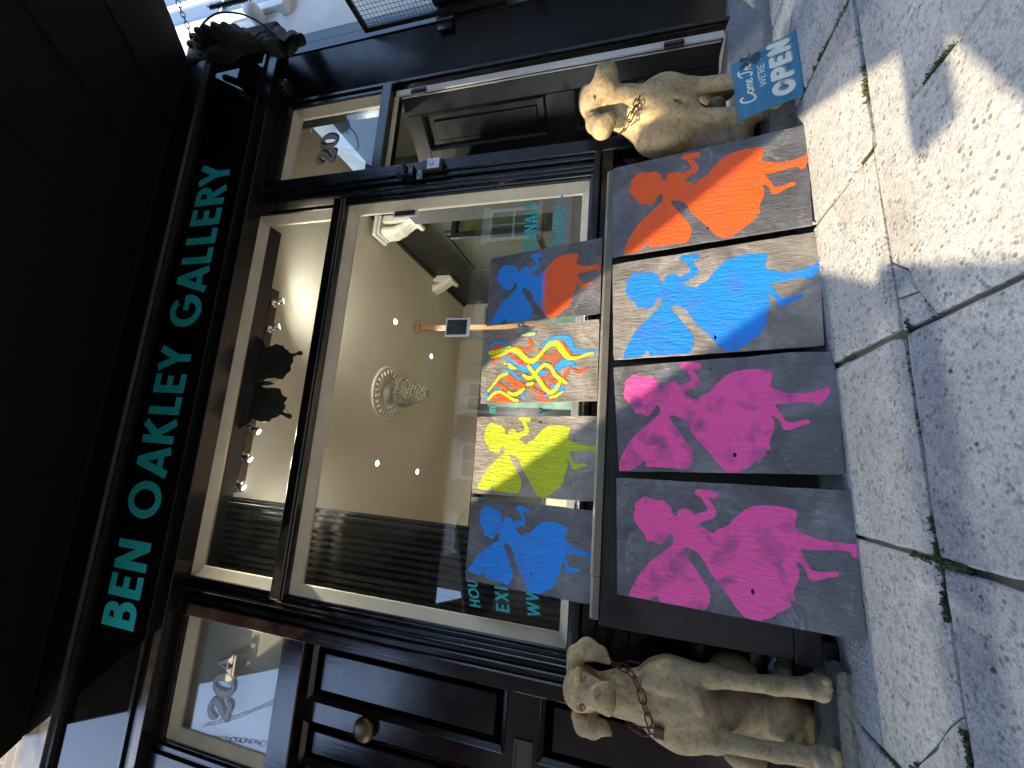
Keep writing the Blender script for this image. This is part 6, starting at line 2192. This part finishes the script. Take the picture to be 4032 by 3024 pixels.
# round security lamp on that wall
c = at(546, 24, 1.98)
sl = thing('wall_lamp', 'white round bulkhead lamp on the white wall beside the window', 'lamp', tuple(c))
m = MB(); m.lathe([(.055, .08), (.055, .02), (.06, .0), (.058, -.03), (.045, -.055), (.02, -.068), (.002, -.07)], c, 20, 'y'); m.build('lamp_body', MAT['white'], sl, smooth=True)
m = MB(); m.lathe([(.026, -.064), (.022, -.074), (.004, -.078)], c + Vector((.012, 0, .012)), 16, 'y'); m.build('lens', MAT['far_glass'], sl, smooth=True)
m = MB(); m.tube(catmull([at(553, 62, 2.05), at(575, 72, 2.05), at(605, 85, 2.05), at(640, 92, 2.05)], .02), .006, 6)
tag(m.build('cable', MAT['white']), 'thin white cable drooping across the white wall under the lamp', 'cable')

# stains on the white wall are in its paint; the mesh gate stands out at right angles
gx, gy0 = 2.74, 2.02
gate = thing('mesh_gate', 'black framed wire mesh gate folded back beside the right pilaster', 'gate', (gx, gy0, .3))
gz0, gz1, gy1 = 0.36, 2.50, 1.22
m = MB(); m.box(gx - .012, gx + .012, gy0 - .03, gy0, gz0, gz1); m.box(gx - .012, gx + .012, gy1, gy1 + .03, gz0, gz1)
part(m, 'gate_upright', 'iron', .002, gate)
m = MB(); m.box(gx - .012, gx + .012, gy1 + .031, gy0 - .031, gz1 - .03, gz1); m.box(gx - .012, gx + .012, gy1 + .031, gy0 - .031, gz0, gz0 + .03); m.box(gx - .011, gx + .011, gy1 + .031, gy0 - .031, 1.33, 1.36)
part(m, 'gate_rail', 'iron', .002, gate)
m = MB()
nz = int((gz1 - gz0) / .028); ny = int((gy0 - gy1) / .028)
for i in range(1, nz): m.tube([(gx, gy1 + .02, gz0 + i * .028), (gx, gy0 - .02, gz0 + i * .028)], .0016, 4, cap=False)
for i in range(1, ny): m.tube([(gx + .003, gy1 + i * .028, gz0 + .02), (gx + .003, gy1 + i * .028, gz1 - .02)], .0016, 4, cap=False)
part(m, 'wire_mesh', 'iron', 0, gate)['kind'] = 'stuff'
m = MB(); m.tube([(gx - .02, gy0 + .01, 1.86), (gx - .02, gy0 + .01, 1.98)], .012, 8); m.box(gx - .10, gx - .02, gy0 + .012, gy0 + .03, 1.87, 1.97); part(m, 'gate_hinge', 'black_worn', .002, gate)
m = MB(); m.box(gx + .10, gx + .5, 1.80, 2.05, 1.55, 2.02); tag(m.build('vent_box', MAT['plastic_black'], bevel=.01), 'black box fixed on the wall behind the wire mesh gate', 'box')

# ------------------------------------------------------------------ carved scroll bracket closing the fascia, draped with chains
F = Field((2.40, 1.42, 2.95), (3.20, 2.10, 4.30), 0.0095)


def Kp(X, Y, y):
    p = at(X, Y, y)
    return (p.x, p.y, p.z)


F.box((2.84, 2.02, 3.62), (.10, .08, .42), .03, .03)
root = Kp(560, 98, 1.90)
tips = [(412, 96, 1.86), (418, 80, 1.76), (428, 68, 1.70), (444, 62, 1.66), (464, 57, 1.64), (486, 57, 1.65), (508, 61, 1.68), (528, 69, 1.73), (545, 80, 1.79)]
mids = [(480, 108, 1.83), (480, 99, 1.77), (484, 91, 1.72), (492, 85, 1.69), (502, 80, 1.68), (514, 78, 1.69), (526, 79, 1.71), (538, 83, 1.75), (548, 90, 1.80)]
for (t, md) in zip(tips, mids):
    F.cone(root, Kp(*md), .030, .034, .012)
    F.cone(Kp(*md), Kp(*t), .034, .026, .010)
F.ell(Kp(480, 100, 1.86), (.09, .10, .14), .05)
for (t, md), (t2, md2) in zip(zip(tips, mids), zip(tips[1:], mids[1:])):
    F.groove(Kp((md[0] + md2[0]) / 2, (md[1] + md2[1]) / 2, (md[2] + md2[2]) / 2 - .032), Kp((t[0] + t2[0]) / 2, (t[1] + t2[1]) / 2, (t[2] + t2[2]) / 2 - .03), .007, .012)
# curled leaf below the fan
for X, Y, y, r in ((566, 78, 1.80, .030), (578, 74, 1.80, .032), (588, 80, 1.79, .032), (572, 92, 1.80, .040), (586, 98, 1.80, .042), (600, 100, 1.82, .045)): F.ell(Kp(X, Y, y), (r, r, r * 1.3), .015)
for k in range(6): F.groove(Kp(562 + 7 * k, 78, 1.755), Kp(570 + 7 * k, 104, 1.75), .004, .008)
# volutes
F.cone(Kp(600, 106, 1.83), Kp(606, 74, 1.90), .052, .046, .012)
F.cone(Kp(628, 108, 1.86), Kp(634, 80, 1.93), .044, .040, .012)
F.cone(Kp(650, 104, 1.90), Kp(655, 84, 1.96), .034, .034, .012)
F.cut(Kp(601, 109, 1.79), (.026, .02, .024), .006); F.ell(Kp(601, 109, 1.795), (.013, .016, .012), .004)
for X in (604, 612, 632, 640): F.groove(Kp(X, 70, 1.84), Kp(X - 4, 106, 1.78), .004, .008)
br = thing('carved_bracket', 'black carved acanthus scroll bracket at the right end of the fascia', 'bracket', (2.86, 2.0, 3.2))
put('scroll', F.mesh('scroll'), MAT['bracket'], br)

cable_m = MAT['iron']


def loose_chain(label, path, mat, r, L, W_, group=None):
    me = chain(path, None, MAT[mat], r, L, W_, joined=True)
    o = put('chain', me, MAT[mat])
    tag(o, label, 'chain', group)


loose_chain('bright steel chain hanging from the awning end onto the bracket', [at(384, 2, 1.55), at(392, 25, 1.6), at(402, 48, 1.66), at(413, 78, 1.72), at(422, 103, 1.78), at(433, 118, 1.86)], 'galv', .006, .042, .024)
loose_chain('dark chain swinging out from above the bracket towards the street', [at(452, 16, 1.62), at(470, 12, 1.5), at(490, 8, 1.38), at(520, -2, 1.2), at(560, -16, 1.0)], 'iron', .006, .044, .026)
loose_chain('dull chain slung along the carved bracket to its lower roll', [at(428, 120, 1.80), at(455, 108, 1.70), at(490, 98, 1.72), at(520, 88, 1.74), at(545, 84, 1.76), at(558, 78, 1.80)], 'rust', .006, .040, .024)
loose_chain('short dark chain hanging on the face of the carved fan', [at(455, 72, 1.70), at(460, 85, 1.70), at(466, 98, 1.71), at(468, 108, 1.72)], 'iron', .006, .040, .024)
m = MB(); m.tube(catmull([at(425, 72, 1.70), at(438, 52, 1.64), at(455, 36, 1.58), at(478, 27, 1.56), at(520, 30, 1.58), at(560, 48, 1.66), at(590, 75, 1.74), at(612, 106, 1.82), at(622, 125, 1.9), at(617, 150, 1.98), at(605, 172, 2.03)], .02), .0055, 8)
tag(m.build('cable', MAT['iron']), 'thin black cable arching from the bracket down to the corner lamp', 'cable')
# small dark lamp or camera housing in the corner under the header
c = at(622, 196, 2.05)
cl_ = thing('corner_camera', 'small black camera housing in the corner above the door overlight', 'camera', tuple(c))
m = MB(); m.box(c.x - .04, c.x + .04, 1.99, 2.07, c.z - .035, c.z + .035); m.build('housing', MAT['plastic_black'], cl_, bevel=.012, seg=2)
m = MB(); m.lathe([(.026, -.03), (.024, -.05), (.004, -.052)], (c.x, 2.02, c.z - .004), 16, 'y'); m.build('lens', MAT['far_glass'], cl_)
# chains hanging under the left end of the awning, seen as reflections in the overlight
loose_chain('upper dark chain hanging slantwise under the left end of the awning', [(-1.90, 1.70, 3.42), (-1.80, 1.70, 3.18), (-1.66, 1.70, 2.92), (-1.56, 1.70, 2.74)], 'iron', .005, .046, .026)
loose_chain('lower dark chain hanging straight under the left end of the awning', [(-1.97, 1.72, 3.50), (-1.93, 1.72, 3.25), (-1.89, 1.72, 3.0), (-1.88, 1.72, 2.86)], 'iron', .005, .046, .026)
